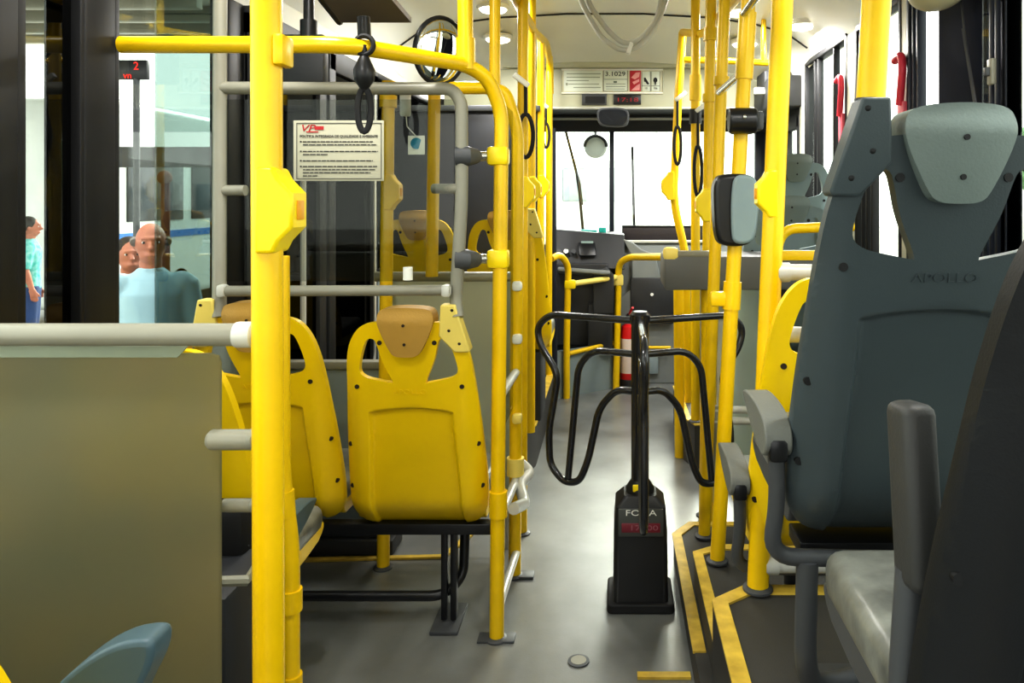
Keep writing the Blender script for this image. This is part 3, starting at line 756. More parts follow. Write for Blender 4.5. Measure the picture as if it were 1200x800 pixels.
# hand straps
def strap(root_label, top, length, white=True, tilt=0, ring=.03, group='hand straps hanging from the rails', bulb=False):
    t = thing('hand_strap', root_label, 'strap', top - Vector((0, 0, length)), group)
    if white: G().box(top + Vector((tilt * .02, 0, .012)), (.085, .024, .026), .006, rot=(0, -math.radians(38) * (1 if tilt >= 0 else -1), 0)).build('clip', WHITE, t)
    else: G().tube([top + Vector((.028 * math.cos(a), .0, .028 * math.sin(a))) for a in [2 * PI * k / 16 for k in range(16)]], .008, 8, closed=True).build('clip', RUB, t)
    if bulb: G().lathe([(.010, 0), (.030, .03), (.032, .06), (.014, .10)], top - Vector((0, 0, .135))).build('grip', BLK, t)
    n = 22; w = ring; pts = []
    z1 = top.z - (.13 if bulb else length * .42); z0 = top.z - length
    for k in range(n + 1):
        u = k / n * 2 * PI; pts.append(Vector((top.x + math.sin(u) * w * (1 if not bulb else 1), top.y, (z0 + z1) / 2 + math.cos(u) * (z1 - z0) / 2)))
    G().tube(pts[:-1], .006, 8, closed=True, flat=1.6).build('loop', RUB, t)
    G().tube([top, Vector((top.x, top.y, z1 - .01))], .008, 8).build('strap', RUB, t)
strap('black hand strap with a bulb grip hanging from the long yellow rail over the notice', Vector((X(423, 2.28), 2.31, 2.01)), .26, False, ring=.02, bulb=True)
strap('white clipped hand strap on the farthest door side pole', P(794, 115, 4.85), .42, True, 1, ring=.022)
strap('white clipped hand strap below the flared collar, door side', P(818, 128, 4.42), .50, True, 1, ring=.022)
strap('white clipped hand strap between the left aisle poles', P(616, 97, 3.5), .34, True, -1, ring=.034)
strap('white clipped hand strap on the last pole of the left row', P(640, 124, 5.5), .30, True, -1, ring=.022)
# white angled bars on right poles
rail('silver angled bar between two poles just above the round black clamp', [P(843, 108, 3.2), P(866, 88, 2.80)], .014, CHROME)
rail('silver angled bar at the top of the validator pole', [P(872, 16, 2.78), P(892, -12, 2.55)], .014, CHROME)

# ================================================================ LEFT FOREGROUND DIVIDER
YD = 1.40
dv = thing('frosted_divider', 'large frosted panel in the left foreground under a grey bar', 'divider', (X(130, YD), YD, .25))
ol = [(-1.48, .22), (X(258, YD), .22), (X(258, YD), Zp(425, YD)), (X(255, YD), Zp(417, YD)), (X(247, YD), Zp(414, YD)), (-1.48, Zp(414, YD))]
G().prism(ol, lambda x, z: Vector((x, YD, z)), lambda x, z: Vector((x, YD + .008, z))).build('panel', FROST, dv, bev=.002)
G().cyl(Vector((-1.49, YD - .03, Zp(392, YD - .03))), P(278, 392, YD - .03), .0205).build('top_bar', GTUBE, dv)
G().tube([P(277, 392, YD - .03), P(281, 392, YD - .03), P(297, 392, YD - .03), P(302, 392, YD - .03)], [.0225, .0235, .0235, .016], 16).build('end_cap', GLIGHT, dv)
g = G(); g.prism([(-1.48, Zp(405, YD)), (X(222, YD), Zp(405, YD)), (X(210, YD), Zp(418, YD)), (-1.48, Zp(418, YD))], lambda x, z: Vector((x, YD - .006, z)), lambda x, z: Vector((x, YD - .002, z))); g.build('clamp_strip', mat('pale_green_glass_strip', (150, 160, 140), .3), dv)
for py, px0 in ((515, 244), (592, 262)):
    yy = YD - (.012 if py == 515 else -.03)
    G().tube([P(px0, py, yy), P(px0 + 4, py, yy), P(298, py, yy), P(303, py, YD - .03)], [.013, .0185, .0185, .015] if py == 515 else [.012, .0125, .0125, .012], 14).build('stub_bar', GTUBE, dv)
# fin-shaped armrest of an unseen seat in front of the panel
t = corner
fin = chaikin([(X(60, 1.), Zp(812, 1.)), (X(95, 1.), Zp(775, 1.)), (X(140, 1.), Zp(746, 1.)), (X(182, 1.), Zp(739, 1.)), (X(190, 1.), Zp(748, 1.)), (X(186, 1.), Zp(772, 1.)), (X(165, 1.), Zp(812, 1.)), (X(150, 1), Zp(860, 1)), (X(90, 1), Zp(860, 1))], 2)
G().prism(fin, lambda x, z: Vector((x, .98, z)), lambda x, z: Vector((x, 1.03, z))).build('armrest', BARM, t, bev=.012)
G().tube([Vector((X(110, 1.), 1.005, Zp(850, 1.))), Vector((X(110, 1.), 1.005, .42)), Vector((-.80, 1.02, .36))], .018, 12, fil=.06).build('arm_tube', GDARK, t)
# black cover and grey housing seen between panel and pole
t = thing('wheel_housing', 'dark grey housing with a lipped rim between the frosted panel and thick pole', 'housing', (-1.05, 1.98, 0))
G().box((-1.17, 1.86, .325), (.60, .26, .65), .02).build('body', mat('housing_dark_grey', (50, 52, 56), .45), t)
G().tube([P(225, 682, 1.72), P(289, 680, 1.72), P(300, 665, 1.86)], .012, 8).build('rim', GTUBE, t)
g = G(); g.box((-1.19, 1.98, .70), (.52, .10, .13), .02); g.build('cover', RUB, t)

# ================================================================ LOW PARTITIONS FURTHER AHEAD (left)
t = thing('frosted_divider', 'pale frosted panel under a grey bar beyond the yellow double seat', 'divider', (-.72, 3.38, .2))
G().box(((X(455, 3.38) + X(598, 3.38)) / 2, 3.38, .72), (X(598, 3.38) - X(455, 3.38), .008, 1.0)).build('panel', FROST2, t)
G().cyl(P(440, 324, 3.36), P(600, 324, 3.36), .022).build('top_bar', GTUBE, t)
for px in (462, 592): G().cyl(Vector((X(px, 3.40), 3.40, 0)), P(px, 330, 3.40), .016).build('post', GTUBE, t)
t = thing('low_partition', 'blue grey low panel with grey cap behind the double seat by the door', 'panel', (-1.2, 3.45, .0))
G().box((-1.24, 3.45, .395), (.50, .03, .79), .005).build('panel', GWALL, t)
G().box((-1.24, 3.445, .805), (.52, .06, .035), .008).build('cap', GTUBE, t)
t = thing('driver_screen', 'black panel screening the driver compartment behind the far yellow seats', 'panel', (-.95, 5.0, .24))
G().box((-.97, 5.0, 1.18), (.98, .03, 1.88), .006).build('panel', mat('black_screen_panel', (34, 36, 40), .4), t)
G().box((-.97, 4.98, 2.13), (1.0, .05, .04), .008).build('top_edge', GDARK, t)
G().tube([P(648, 150, 5.85), P(649, 300, 5.85), Vector((X(650, 5.85), 5.85, .24))], .022, 10).build('post', NAVY, t)
# wheel-arch box, pedals area under far seats
t = thing('floor_box', 'low black box on the floor behind the double seat leg', 'box', (-1.2, 3.4, 0))
G().box((-1.2, 3.40, .035), (.50, .16, .07), .012).build('body', DWALL, t)
G().box((-1.2, 3.40, .074), (.44, .12, .012), .004).build('lid', BLK, t)

# ================================================================ TURNSTILE
YT = 2.97; XT = X(750, YT)
ts = thing('turnstile', 'black three-armed turnstile standing in the aisle on a tapered base', 'turnstile', (XT, YT, 0))
g = G()
secs = [(0, .112, .10), (.012, .115, .104), (.02, .104, .095), (.30, .100, .09), (.385, .094, .085), (.42, .062, .06)]
def rrect(hx, hy, r=.02):
    pts = []
    for cx, cy, a0 in ((hx - r, hy - r, 0), (-hx + r, hy - r, 90), (-hx + r, -hy + r, 180), (hx - r, -hy + r, 270)):
        for k in range(5):
            a = math.radians(a0 + k * 22.5); pts.append((cx + r * math.cos(a), cy + r * math.sin(a)))
    return pts
rings = [[g.bm.verts.new((XT + x, YT + y, z)) for x, y in rrect(hx, hy)] for z, hx, hy in secs]
for a, b in zip(rings, rings[1:]):
    for k in range(len(a)): g.bm.faces.new((a[k], a[(k + 1) % len(a)], b[(k + 1) % len(a)], b[k]))
g.bm.faces.new(rings[0][::-1]); g.bm.faces.new(rings[-1])
g.build('base', mat('turnstile_base_black', (34, 34, 34), .45, var=.15, bump=.08), ts, bev=.004)
g = G(); g.prism(rrect(.118, .105), lambda x, y: Vector((XT + x * 1.08, YT + y * 1.08, .001)), lambda x, y: Vector((XT + x * 1.06, YT + y * 1.06, .035))); g.build('skirt', RUB, ts, bev=.006)
tilt = -.028
g = G(); g.box((XT, YT - .093, .335), (.17, .012, .10), .004, rot=(math.radians(-5), 0, 0)); g.build('counter_face', mat('turnstile_face_grey', (74, 76, 72), .45), ts)
g = G(); g.box((XT, YT - .1005, .318), (.145, .004, .034), .002, rot=(math.radians(-5), 0, 0)); pl = g.build('counter_window', mat('counter_window_red', (120, 30, 46), .35), ts)
lettering('counter_digits', '17000', .026, mat('counter_digits', (150, 96, 104), .5), pl, lambda u, v, w: (XT + u + .01, YT - .103 - w + v * .09, .318 + v), .0004, width=.10)
lettering('maker_lettering', 'FOCA', .030, WHITE, ts, lambda u, v, w: (XT + u, YT - .0985 - w + v * .09, .372 + v), .0005, width=.115)
G().lathe([(.055, 0), (.055, .02), (.035, .05)], (XT, YT, .415)).build('neck', BLK, ts)
G().box((XT - .016, YT - .045, .445), (.026, .012, .026), .003).build('yellow_tag', YELB, ts)
G().lathe([(.034, .42), (.034, 1.06), (.040, 1.075), (.040, 1.10), (.028, 1.112)], (XT, YT, 0)).build('post', BLKS, ts)
R_ = .0145
def arm3(ang):
    """one basket arm: outer loop, second bar and inner bar, in the vertical plane at angle ang"""
    d = Vector((math.cos(ang), math.sin(ang), 0)); o = Vector((XT, YT, 0))
    def q(u, z): return o + d * u + Vector((0, 0, z))
    outer = [q(.02, 1.075), q(.40, 1.075), q(.462, 1.02), q(.445, .945), q(.36, .835), (q(.405, .60)), q(.40, .46), q(.335, .40), q(.265, .41), q(.225, .50), q(.175, .72), q(.10, .80), q(.02, .80)]
    a = G().tube(outer, R_, 10, fil=.05).build('arm', BLKS, ts)
    G().tube([q(.02, .945), q(.20, .945), q(.268, .88), q(.315, .42)], R_ * .95, 10, fil=.06).build('inner_bar', BLKS, a)
for dg in (155, 22, -90): arm3(math.radians(dg))

# ================================================================ VALIDATOR, CLAMP, COUNTER
vp = vpole(245) + Vector((-.010, -.01, 0))
t = thing('ticket_validator', 'grey and black rounded ticket validator on a yellow pole', 'validator', vp - Vector((0, 0, .14)))
def vprof(s): return chaikin([(-.075 * s, -.10), (-.05 * s, -.135), (.04 * s, -.135), (.07 * s, -.10), (.082 * s, .06), (.078 * s, .10), (.055 * s, .13), (-.055 * s, .13), (-.078 * s, .10), (-.082 * s, .06)], 2)
G().prism(vprof(1), lambda x, z: vp + Vector((x, .05, z)), lambda x, z: vp + Vector((x * .98, -.045, z * .98))).build('housing', BLK, t, bev=.015)
fx = chaikin([(-.015, -.125), (.05, -.125), (.072, -.08), (.082, .06), (.07, .11), (.045, .125), (-.01, .125), (-.022, .06), (-.022, -.07)], 2)
G().prism(fx, lambda x, z: vp + Vector((x, -.046, z)), lambda x, z: vp + Vector((x * .97, -.064, z * .97))).build('front_cover', VALID, t, bev=.010)
cpos = vpole(143)
t = thing('pole_clamp', 'black round camera-like clamp gripping the yellow pole above the validator', 'clamp', cpos - Vector((0, 0, .05)))
G().cyl(cpos + Vector((-.055, -.05, 0)), cpos + Vector((.045, -.05, 0)), .046, 20).build('drum', BLK, t, bev=.008)
G().cyl(cpos - Vector((0, 0, .043)), cpos + Vector((0, 0, .043)), .040, 18).build('collar', RUB, t)
G().sphere(cpos + Vector((-.005, -.098, .008)), .008).build('lens', CHROME, t)
G().box(cpos + Vector((.055, -.035, 0)), (.03, .06, .07), .012).build('end_cover', GDARK, t)
# counter box of the fare collector
YC = 3.45
t = thing('collector_counter', 'long grey counter box between the poles at waist height', 'counter', ((X(783, YC) + .95) / 2, YC + .15, .0))
x0, x1 = X(779, YC), 1.0
G().box(((x0 + x1) / 2, YC + .16, (Zp(300, YC) + Zp(340, YC)) / 2), (x1 - x0, .32, Zp(300, YC) - Zp(340, YC)), .012).build('box', COUNT, t)
G().cyl(P(784, 298, YC + .02), P(840, 298, YC + .02), .018).build('front_bar', GTUBE, t)
G().box(P(786, 297, YC + .02), (.07, .05, .06), .018).build('bar_end', YPALE, t)
G().box((.80, YC + .2, .66), (.08, .1, 1.12), .01).build('support', DWALL, t)
# tall pale frosted sheet beyond the counter
t = thing('frosted_divider', 'pale teal frosted panel below the counter, left of the tall pole', 'divider', (.75, 3.75, .12))
G().box(((X(842, 3.75) + X(918, 3.75)) / 2, 3.75, .66), (X(918, 3.75) - X(842, 3.75), .008, 1.08)).build('panel', FROST3, t)
G().box((X(844, 3.75), 3.745, .60), (.03, .03, 1.18), .004).build('edge_post', GLIGHT, t)
t = thing('low_rail', 'low pale grey double bar across the floor beyond the turnstile', 'rail', (.75, 3.3, .3))
for py in (480, 493): G().cyl(P(836, py, 3.3), P(925, py, 3.3), .016).build('rail_bar', GLIGHT, t)
G().box((X(840, 3.3), 3.3, .38), (.03, .03, .56), .004).build('post', GTUBE, t)
# yellow tubular rail by the far grey seats
t = thing('seat_rail', 'yellow hooped rail with a flat yellow board between tall pole and slate seat', 'rail', (.80, 3.0, .22))
G().tube([Vector((X(908, 3.0), 3.0, .225)), P(908, 300, 3.0), P(918, 268, 3.0), P(1000, 265, 3.0)], .02, 12, fil=.08).build('rail_bar', YEL, t)
G().box(P(950, 299, 3.01), (.34, .015, .04), .004).build('board', YEL, t)

# ================================================================ DASHBOARD AND FRONT
db = thing('dashboard', 'grey and black driver dashboard with instrument panel below the windshield', 'dashboard', (-.5, 6.3, 0))
G().prism([(6.25, .35), (6.2, .85), (6.22, 1.02), (6.3, 1.02), (6.45, 1.16), (6.68, 1.17), (6.68, .35)], lambda y, z: Vector((-1.40, y, z)), lambda y, z: Vector((-.04, y, z))).build('body', DDASH, db, bev=.01)
ip = G(); ip.prism([(6.24, 1.0), (6.40, 1.29), (6.62, 1.30), (6.62, 1.0)], lambda y, z: Vector((-.50, y, z)), lambda y, z: Vector((.10, y, z * .965))); ipo = ip.build('instrument_panel', DDASH, db, bev=.012)
G().box((-.21, 6.29, 1.13), (.14, .02, .13), .008, rot=(math.radians(-35), 0, math.radians(8))).build('display', BLK, ipo)
G().box((-.21, 6.315, 1.185), (.10, .012, .022), .003, rot=(math.radians(-35), 0, math.radians(8))).build('display_screen', mat('grey_lcd', (140, 160, 156), .3), ipo)
for x in (-.44, -.38, -.32): G().cyl(Vector((x, 6.275, 1.11)), Vector((x, 6.262, 1.118)), .02, 14).build('gauge', CHROME if x == -.38 else GDARK, ipo)
G().box((-.23, 6.17, .955), (.42, .16, .035), .012, rot=(math.radians(-14), math.radians(4), 0)).build('tray', DASH, db)
G().prism([(-.13, .62), (-.13, .96), (-.02, 1.0), (.04, .93), (.04, .62)], lambda x, z: Vector((x - .03, 6.14, z)), lambda x, z: Vector((x - .03, 6.25, z))).build('console', DDASH, db, bev=.012)
G().box((-.10, 6.22, .5), (.20, .12, .4), .015).build('console_lower', DDASH, db)
t = thing('teal_case', 'teal case lying on top of the instrument panel', 'case', P(694, 274, 6.5))
G().box(P(690, 272, 6.5) + Vector((0, 0, .0)), (.14, .08, .045), .01).build('case', TEAL, t); G().box(P(706, 270, 6.5), (.06, .08, .055), .01).build('lid', TEAL, t)
fd = thing('front_console', 'light grey front console under the windshield with a dark hatch', 'console', (.6, 6.5, 0))
G().prism([(6.42, 0.0), (6.42, .95), (6.40, 1.08), (6.48, 1.18), (6.69, 1.19), (6.69, 0)], lambda y, z: Vector((.06, y, z)), lambda y, z: Vector((1.28, y, z))).build('body', DASH, fd, bev=.01)
G().box((.65, 6.46, 1.185), (1.2, .05, .022), .006).build('top_lip', GLIGHT, fd)
hb = G().box(P(764, 352, 6.38), (.36, .04, .38), .01).build('hatch', DDASH, fd)
G().cyl(P(764, 345, 6.36), P(764, 345, 6.34), .014, 12).build('latch', CHROME, hb)
G().box(P(760, 428, 6.40), (.16, .03, .14), .008).build('lower_panel', GWALL, fd)
G().cyl(P(742, 407, 6.36), P(786, 407, 6.36), .013).build('yellow_bar', YEL, fd)
cw = [(730, 280), (742, 284), (752, 292), (768, 298), (775, 330), (760, 345), (752, 400), (738, 430), (728, 400), (724, 350), (741, 338), (740, 300)]
G().prism(cw, lambda x, y: P(x, y, 6.37), lambda x, y: P(x, y, 6.5)).build('cowl', DASH, fd, bev=.01)
t = thing('front_ledge', 'dark band standing behind the windshield sill on the door side', 'panel', P(800, 283, 6.64))
G().box(P(800, 275, 6.66), (1.05, .02, .15), .004).build('band', mat('dark_brown_band', (54, 46, 46), .5), t); G().box(P(800, 265, 6.655), (1.05, .03, .015), .003).build('band_rim', BLK, t)
# fire extinguisher
Y = 6.3; c = Vector((X(737, Y), Y, .045))
ex = thing('fire_extinguisher', 'red fire extinguisher with white label standing behind the turnstile', 'extinguisher', c)
G().lathe([(.07, 0), (.075, .01), (.075, .40), (.06, .455), (.026, .48), (.026, .50)], c).build('cylinder', RED, ex)
G().lathe([(.0755, .08), (.0757, .081), (.0757, .36), (.0755, .361)], c).build('label', mat('extinguisher_label', (222, 206, 196), .5), ex)
G().lathe([(.0760, .22), (.0764, .222), (.0764, .25), (.0760, .252)], c).build('label_band', REDINK, ex)
G().lathe([(.02, .50), (.024, .51), (.024, .545), (.012, .56)], c).build('valve', BLK, ex)
G().tube([c + Vector((0, 0, .54)), c + Vector((.02, -.05, .60)), c + Vector((.03, -.09, .62))], .010, 8).build('lever', RED, ex)
G().tube([c + Vector((-.01, 0, .53)), c + Vector((-.09, -.02, .50)), c + Vector((-.095, -.02, .25))], .010, 8, fil=.04).build('hose', RUB, ex)
G().lathe([(.085, -.043), (.085, .02), (.08, .03)], c).build('foot_ring', BLK, ex)
t = thing('green_handle_hook', 'small dark hook with green tip on the front console', 'hook', P(716, 342, 6.4))
G().tube([P(721, 343, 6.42), P(715, 344, 6.40), P(712, 340, 6.40), P(713, 337, 6.40)], .012, 8, fil=.02).build('hook', BLK, t)
G().sphere(P(713, 341, 6.38), .02).build('tip', mat('green_tip', (40, 110, 80), .5), t)
# header: notice frame, number plate, red sticker, pictograms, displays
YHd = 6.002
def on_header(name, label, cat, x0, y0, x1, y1, m, th=.006):
    a, b = P(x0, y0, YHd), P(x1, y1, YHd); c = (a + b) / 2
    t = thing(name, label, cat, (c.x, YHd, b.z)); G().box(c, (b.x - a.x, th, a.z - b.z), .001).build('plate', m, t); return t
pa = mat('pale_sign_plate', (214, 220, 206), .5, var=.05)
fr = on_header('header_frame', 'wide shallow tray frame holding notices above the windshield', 'frame', 658, 81.5, 777, 109, mat('tray_backing', (200, 198, 172), .5))
g = G(); pts = [P(658, 81.5, 5.995), P(777, 81.5, 5.995), P(777, 109, 5.995), P(658, 109, 5.995)]
g.tube(pts, .007, 6, closed=True); g.build('rim', BEIGE, fr)
yy = YHd - .006
def rects(g, L, Y):
    for x0, y0, x1, y1 in L:
        a, b = P(x0, y0, Y), P(x1, y1, Y); g.box((a + b) / 2, (abs(b.x - a.x), .002, abs(a.z - b.z)))
    return g
t = on_header('route_notice', 'pale green notice with faint text lines left of the number plate', 'notice', 661, 83, 706, 107, pa, .012)
faint = mat('faint_ink', (150, 158, 140), .6)
rects(G(), [(664, 86, 704, 87), (664, 90, 703, 91), (664, 94, 690, 95), (666, 98, 702, 99), (672, 102, 704, 103), (663, 97, 665.5, 100)], yy).build('printed_lines', faint, t)
t = on_header('number_plate', 'pale plate numbered 3.1029 above the windshield', 'sign', 707, 82, 735.5, 107, pa, .012)
lettering('plate_number', '3.1029', .05, INK, t, lambda u, v, w: (X(721, yy) + u, yy - w - .002, Zp(86.8, yy) + v), .001, width=.155)
rects(G(), [(708, 92.6, 735, 93.2), (710, 98, 733, 98.6), (710, 101, 733, 101.6), (719, 95, 723, 97), (710, 104, 732, 104.5)], yy).build('printed_lines', mat('plate_lines', (110, 124, 110), .6), t)
g = rects(G(), [(707, 82, 735.5, 82.5), (707, 106.6, 735.5, 107), (707, 82, 707.5, 107), (735, 82, 735.5, 107)], yy); g.build('plate_border', INK, t)
t = on_header('red_sticker', 'red sticker with pale slanted shapes right of the number plate', 'sticker', 738, 83, 751, 107, mat('sticker_red', (186, 40, 56), .5), .012)
g = G()
g.prism([(739.5, 91), (745, 85), (750, 84.5), (749, 90), (744, 93)], lambda x, y: P(x, y, yy - .001), lambda x, y: P(x, y, yy - .003))
g.prism([(741, 96), (749, 92.5), (749, 95.5), (743, 99)], lambda x, y: P(x, y, yy - .001), lambda x, y: P(x, y, yy - .003))
g.prism([(739.5, 106), (746, 100), (750, 98), (749.5, 105.5)], lambda x, y: P(x, y, yy - .001), lambda x, y: P(x, y, yy - .003))
g.build('pale_shapes', mat('sticker_pink', (230, 160, 160), .5), t)
for px, nm in ((757, 'leaning black stroke pictogram plate beside the red sticker'), (768, 'black bulb-shaped pictogram plate at the end of the header tray')):
    t = on_header('pictogram_plate', nm, 'sign', px - 5, 84, px + 5.3, 107, pa, .012)
    g = G()
    if px == 757: g.prism([(754.5, 91), (756.5, 91), (761, 98.5), (758.5, 99), (756, 95.5), (755, 96)], lambda x, y: P(x, y, yy - .001), lambda x, y: P(x, y, yy - .003))
    else: g.prism([(766, 92), (768, 90.5), (770, 92), (770.4, 95), (769, 96.5), (768.6, 99.5), (767.4, 99.5), (767, 96.5), (765.6, 95)], lambda x, y: P(x, y, yy - .001), lambda x, y: P(x, y, yy - .003))
    g.build('pictogram', INK, t)
    lettering('caption', '10' if px == 757 else '106', .022, INK, t, lambda u, v, w: (X(px, yy) + u, yy - w - .001, Zp(103.5, yy) + v), .0006)
    rects(G(), [(px - 5, 84, px - 4.6, 107), (px + 4.9, 84, px + 5.3, 107), (px - 5, 100.5, px + 5.3, 101)], yy).build('plate_border', GDARK, t)
t = on_header('vent_box', 'dark grey louvred box on the header left of the red display', 'vent', 682, 110.5, 711, 123, GDARK, .03)
rects(G(), [(686, 113, 709, 121)], YHd - .02).build('louvre', BLK, t)
t = on_header('red_display', 'red lit display on the header above the interior mirror', 'display', 719, 111, 751, 122.5, BLK, .03)
lettering('display_text', '17:18', .045, mat('dim_red_led', (120, 26, 34), .4, emit=(200, 40, 50), estr=.35), t, lambda u, v, w: (X(735, 5.985) + u, 5.984 - w, Zp(117, 5.985) + v), .001, width=.16)
# interior mirror over the windshield
Ym = 5.9
t = thing('interior_mirror', 'rounded black interior mirror hanging at the top of the windshield', 'mirror', P(718, 147, Ym))
mo = chaikin([(X(699, Ym), Zp(130, Ym)), (X(705, Ym), Zp(126, Ym)), (X(731, Ym), Zp(126, Ym)), (X(738, Ym), Zp(131, Ym)), (X(737, Ym), Zp(145, Ym)), (X(730, Ym), Zp(149, Ym)), (X(706, Ym), Zp(148, Ym)), (X(700, Ym), Zp(143, Ym))], 2)
G().prism(mo, lambda x, z: Vector((x, Ym + .04, z)), lambda x, z: Vector((x, Ym, z))).build('housing', GDARK, t, bev=.01)
mc = P(718, 137.5, Ym)
G().prism([(mc.x + (x - mc.x) * .86, mc.z + (z - mc.z) * .82) for x, z in mo], lambda x, z: Vector((x, Ym - .004, z)), lambda x, z: Vector((x, Ym - .008, z))).build('mirror_glass', mat('dark_mirror', (70, 72, 78), .08, metal=.8), t)
G().cyl(Vector((mc.x, Ym + .03, mc.z)), Vector((mc.x, 6.05, 2.262)), .012).build('bracket', BLK, t)
# round outside mirror
t = thing('round_mirror', 'round white-backed mirror outside the windshield beside the wiper', 'mirror', P(697, 184, 7.0))
G().lathe([(.10, -.02), (.105, 0), (.09, .015)], P(698, 172, 7.0), axis=(0, -1, 0)).build('disc', WHITE, t)
G().tube([P(698, 172, 6.97) + Vector((.10 * math.cos(a), 0, .10 * math.sin(a))) for a in [PI * k / 14 for k in range(15)]], .014, 8).build('rim', BLK, t)
G().tube([P(698, 160, 7.0), P(696, 135, 7.1)], .012, 8).build('stalk', BLK, t)

# ================================================================ CEILING FITTINGS
for i, (x, y) in enumerate(((-.74, 4.15), (-.74, 4.75), (.78, 4.75), (1.16, 4.7), (-.9, 2.1), (.8, 1.2), (-.9, .8), (-.80, 5.35), (.92, 5.35))):
    z = ceil_z(x) - (0 if y < 5 else .055)
    lb = ['round bright ceiling lamp behind the yellow posts on the driver side', 'second round ceiling lamp toward the driver, beyond the posts', 'round bright ceiling lamp over the tall right poles', 'round bright ceiling lamp farther along the door side',
          'added out-of-view fill lamp over the yellow double seat', 'added out-of-view fill lamp above the slate seats', 'added out-of-view fill lamp above the frosted foreground panel', 'added round lamp brightening the sloping front roof panel, driver side', 'added round lamp brightening the sloping front roof panel, door side'][i]  # these lamps are added to fill the cabin and brighten the front roof
    t = thing('ceiling_lamp', lb, 'lamp', (x, y, z - .05), 'round ceiling lamps')
    G().lathe([(.10, 0), (.105, -.012), (.095, -.03), (.085, -.03)], (x, y, z + .005)).build('ring', WHITE, t)
    G().lathe([(.088, -.025), (.075, -.042), (.04, -.052)], (x, y, z + .005)).build('diffuser', LAMP, t)
    l = bpy.data.lights.new('ceiling_lamp_light', 'AREA'); l.shape = 'DISK'; l.size = .17; l.energy = 17.0; l.color = (1, .99, .97)
    lo_ = bpy.data.objects.new('ceiling_lamp_light', l); COL.objects.link(lo_); lo_.parent = t; lo_.location = (0, 0, -.015)
# white looped twin tube under the roof
t = thing('roof_tube', 'twin white looped tube hanging under the roof in front', 'tube', (.1, 4.0, 2.4))
for dx, dy in ((0, 0), (8, -8)):
    G().tube([P(676 + dx * 1.2, -16, 4.0), P(682 + dx, 5, 4.0), P(705 + dx, 45 + dy, 4.0), P(728 + dx * .4, 60 + dy, 4.0), P(748, 56 + dy, 4.0), P(770, 30 + dy * .6, 4.0), P(786 - dx, -16, 4.0)], .014, 10, fil=.10).build('tube', GLIGHT, t)
G().box(P(738, 57, 3.98), (.02, .05, .06), .004, rot=(0, math.radians(20), 0)).build('clip', WHITE, t)
# hatch flap with black stays on the left ceiling
t = thing('roof_flap', 'brown grey flap hanging below the ceiling on black stays, over the long rail', 'flap', (-.95, 2.75, 2.25))
g = G(); g.prism([(X(395, 2.9), 2.9), (X(482, 2.9), 2.9), (X(430, 2.35), 2.35), (X(350, 2.35), 2.35)], lambda x, y: Vector((x, y, 2.245 - (y - 2.35) * .06)), lambda x, y: Vector((x, y, 2.265 - (y - 2.35) * .06))); g.build('panel', mat('flap_brown_grey', (120, 110, 100), .5), t)
G().tube([Vector((X(350, 2.35), 2.35, 2.25)), Vector((X(398, 2.92), 2.92, 2.22))], .014, 8).build('edge', BLK, t)
G().tube([P(426, 20, 2.5), P(427, 42, 2.5)], .022, 10).build('stay', BLK, t)
G().tube([Vector((X(440, 2.7), 2.7, 2.26)), Vector((X(440, 2.7), 2.7, 2.74))], .012, 8).build('hanger', BLK, t)
t = thing('black_column', 'black column with a stepped lower box beside the side window', 'column', P(362, 100, 2.96))
G().cyl(P(362, -30, 2.96), P(362, 30, 2.96), .020).build('rod', BLK, t)
G().cyl(P(362, 24, 2.96), P(362, 48, 2.96), .032).build('sleeve', BLK, t)
G().box(P(357, 70, 3.0), (.17, .06, .19), .01).build('box', DWALL, t)
# wheel-like oval mirror
mc = P(516, 60, 3.0)
t = thing('oval_mirror', 'oval convex mirror with black rim reflecting the windows, above the acrylic', 'mirror', mc - Vector((0, 0, .13)))
q = Euler((math.radians(9), 0, math.radians(50))).to_matrix()
ring = [mc + q @ Vector((.118 * math.cos(a), 0, .128 * math.sin(a))) for a in [2 * PI * k / 40 for k in range(40)]]
G().tube(ring, .009, 8, closed=True).build('rim', BLK, t)
g = G(); g.sphere((0, 0, 0), .116, (1, .16, 1.08), 28)
g.build('mirror_glass', MIRR, t, xform=Matrix.Translation(mc) @ q.to_4x4())
G().tube([mc + Vector((-.07, .03, -.02)), mc + Vector((-.10, .06, .05))], .014, 8).build('bracket', BLK, t)

# ---- emergency hammers at the right windows
for (px, py, Y, lb) in ((984, 132, 4.40, 'red emergency window lever at the farther window'), (1044, 118, 3.48, 'red emergency window lever at the window behind the yellow pole')):
    c = P(px, py, Y); c.x = XR - .05
    t = thing('window_lever', lb, 'lever', c - Vector((0, 0, .2)), 'red emergency window levers')
    G().tube([c + Vector((0, .06, .19)), c + Vector((0, -.02, .21)), c + Vector((0, -.035, .14)), c + Vector((0, 0, -.02))], .018, 10, fil=.05).build('handle', PINK, t)
    G().box(c + Vector((.012, 0, -.10)), (.02, .07, .19), .005).build('plate', mat('lever_plate_pink', (226, 104, 122), .45), t)
t = thing('window_latch', 'small grey latch on the dark window frame beside the slate seat', 'latch', (XR - .04, 2.64, 1.93))
G().box((XR - .045, 2.645, 1.985), (.02, .035, .09), .006).build('body', GTUBE, t); G().box((XR - .06, 2.645, 1.985), (.02, .02, .03), .004).build('tab', GDARK, t)
t = thing('looped_cable', 'thin looped cord hanging on the dark panel by the slate seat', 'cable', (XR - .02, 2.95, 1.9))
G().tube([Vector((XR - .005, 2.98, 2.40)), Vector((XR - .006, 2.93, 2.16)), Vector((XR - .006, 2.83, 1.86)), Vector((XR - .006, 2.82, 1.80)), Vector((XR - .006, 2.86, 1.92)), Vector((XR - .006, 2.95, 2.2))], .005, 6, fil=.03).build('cord', GDARK, t)
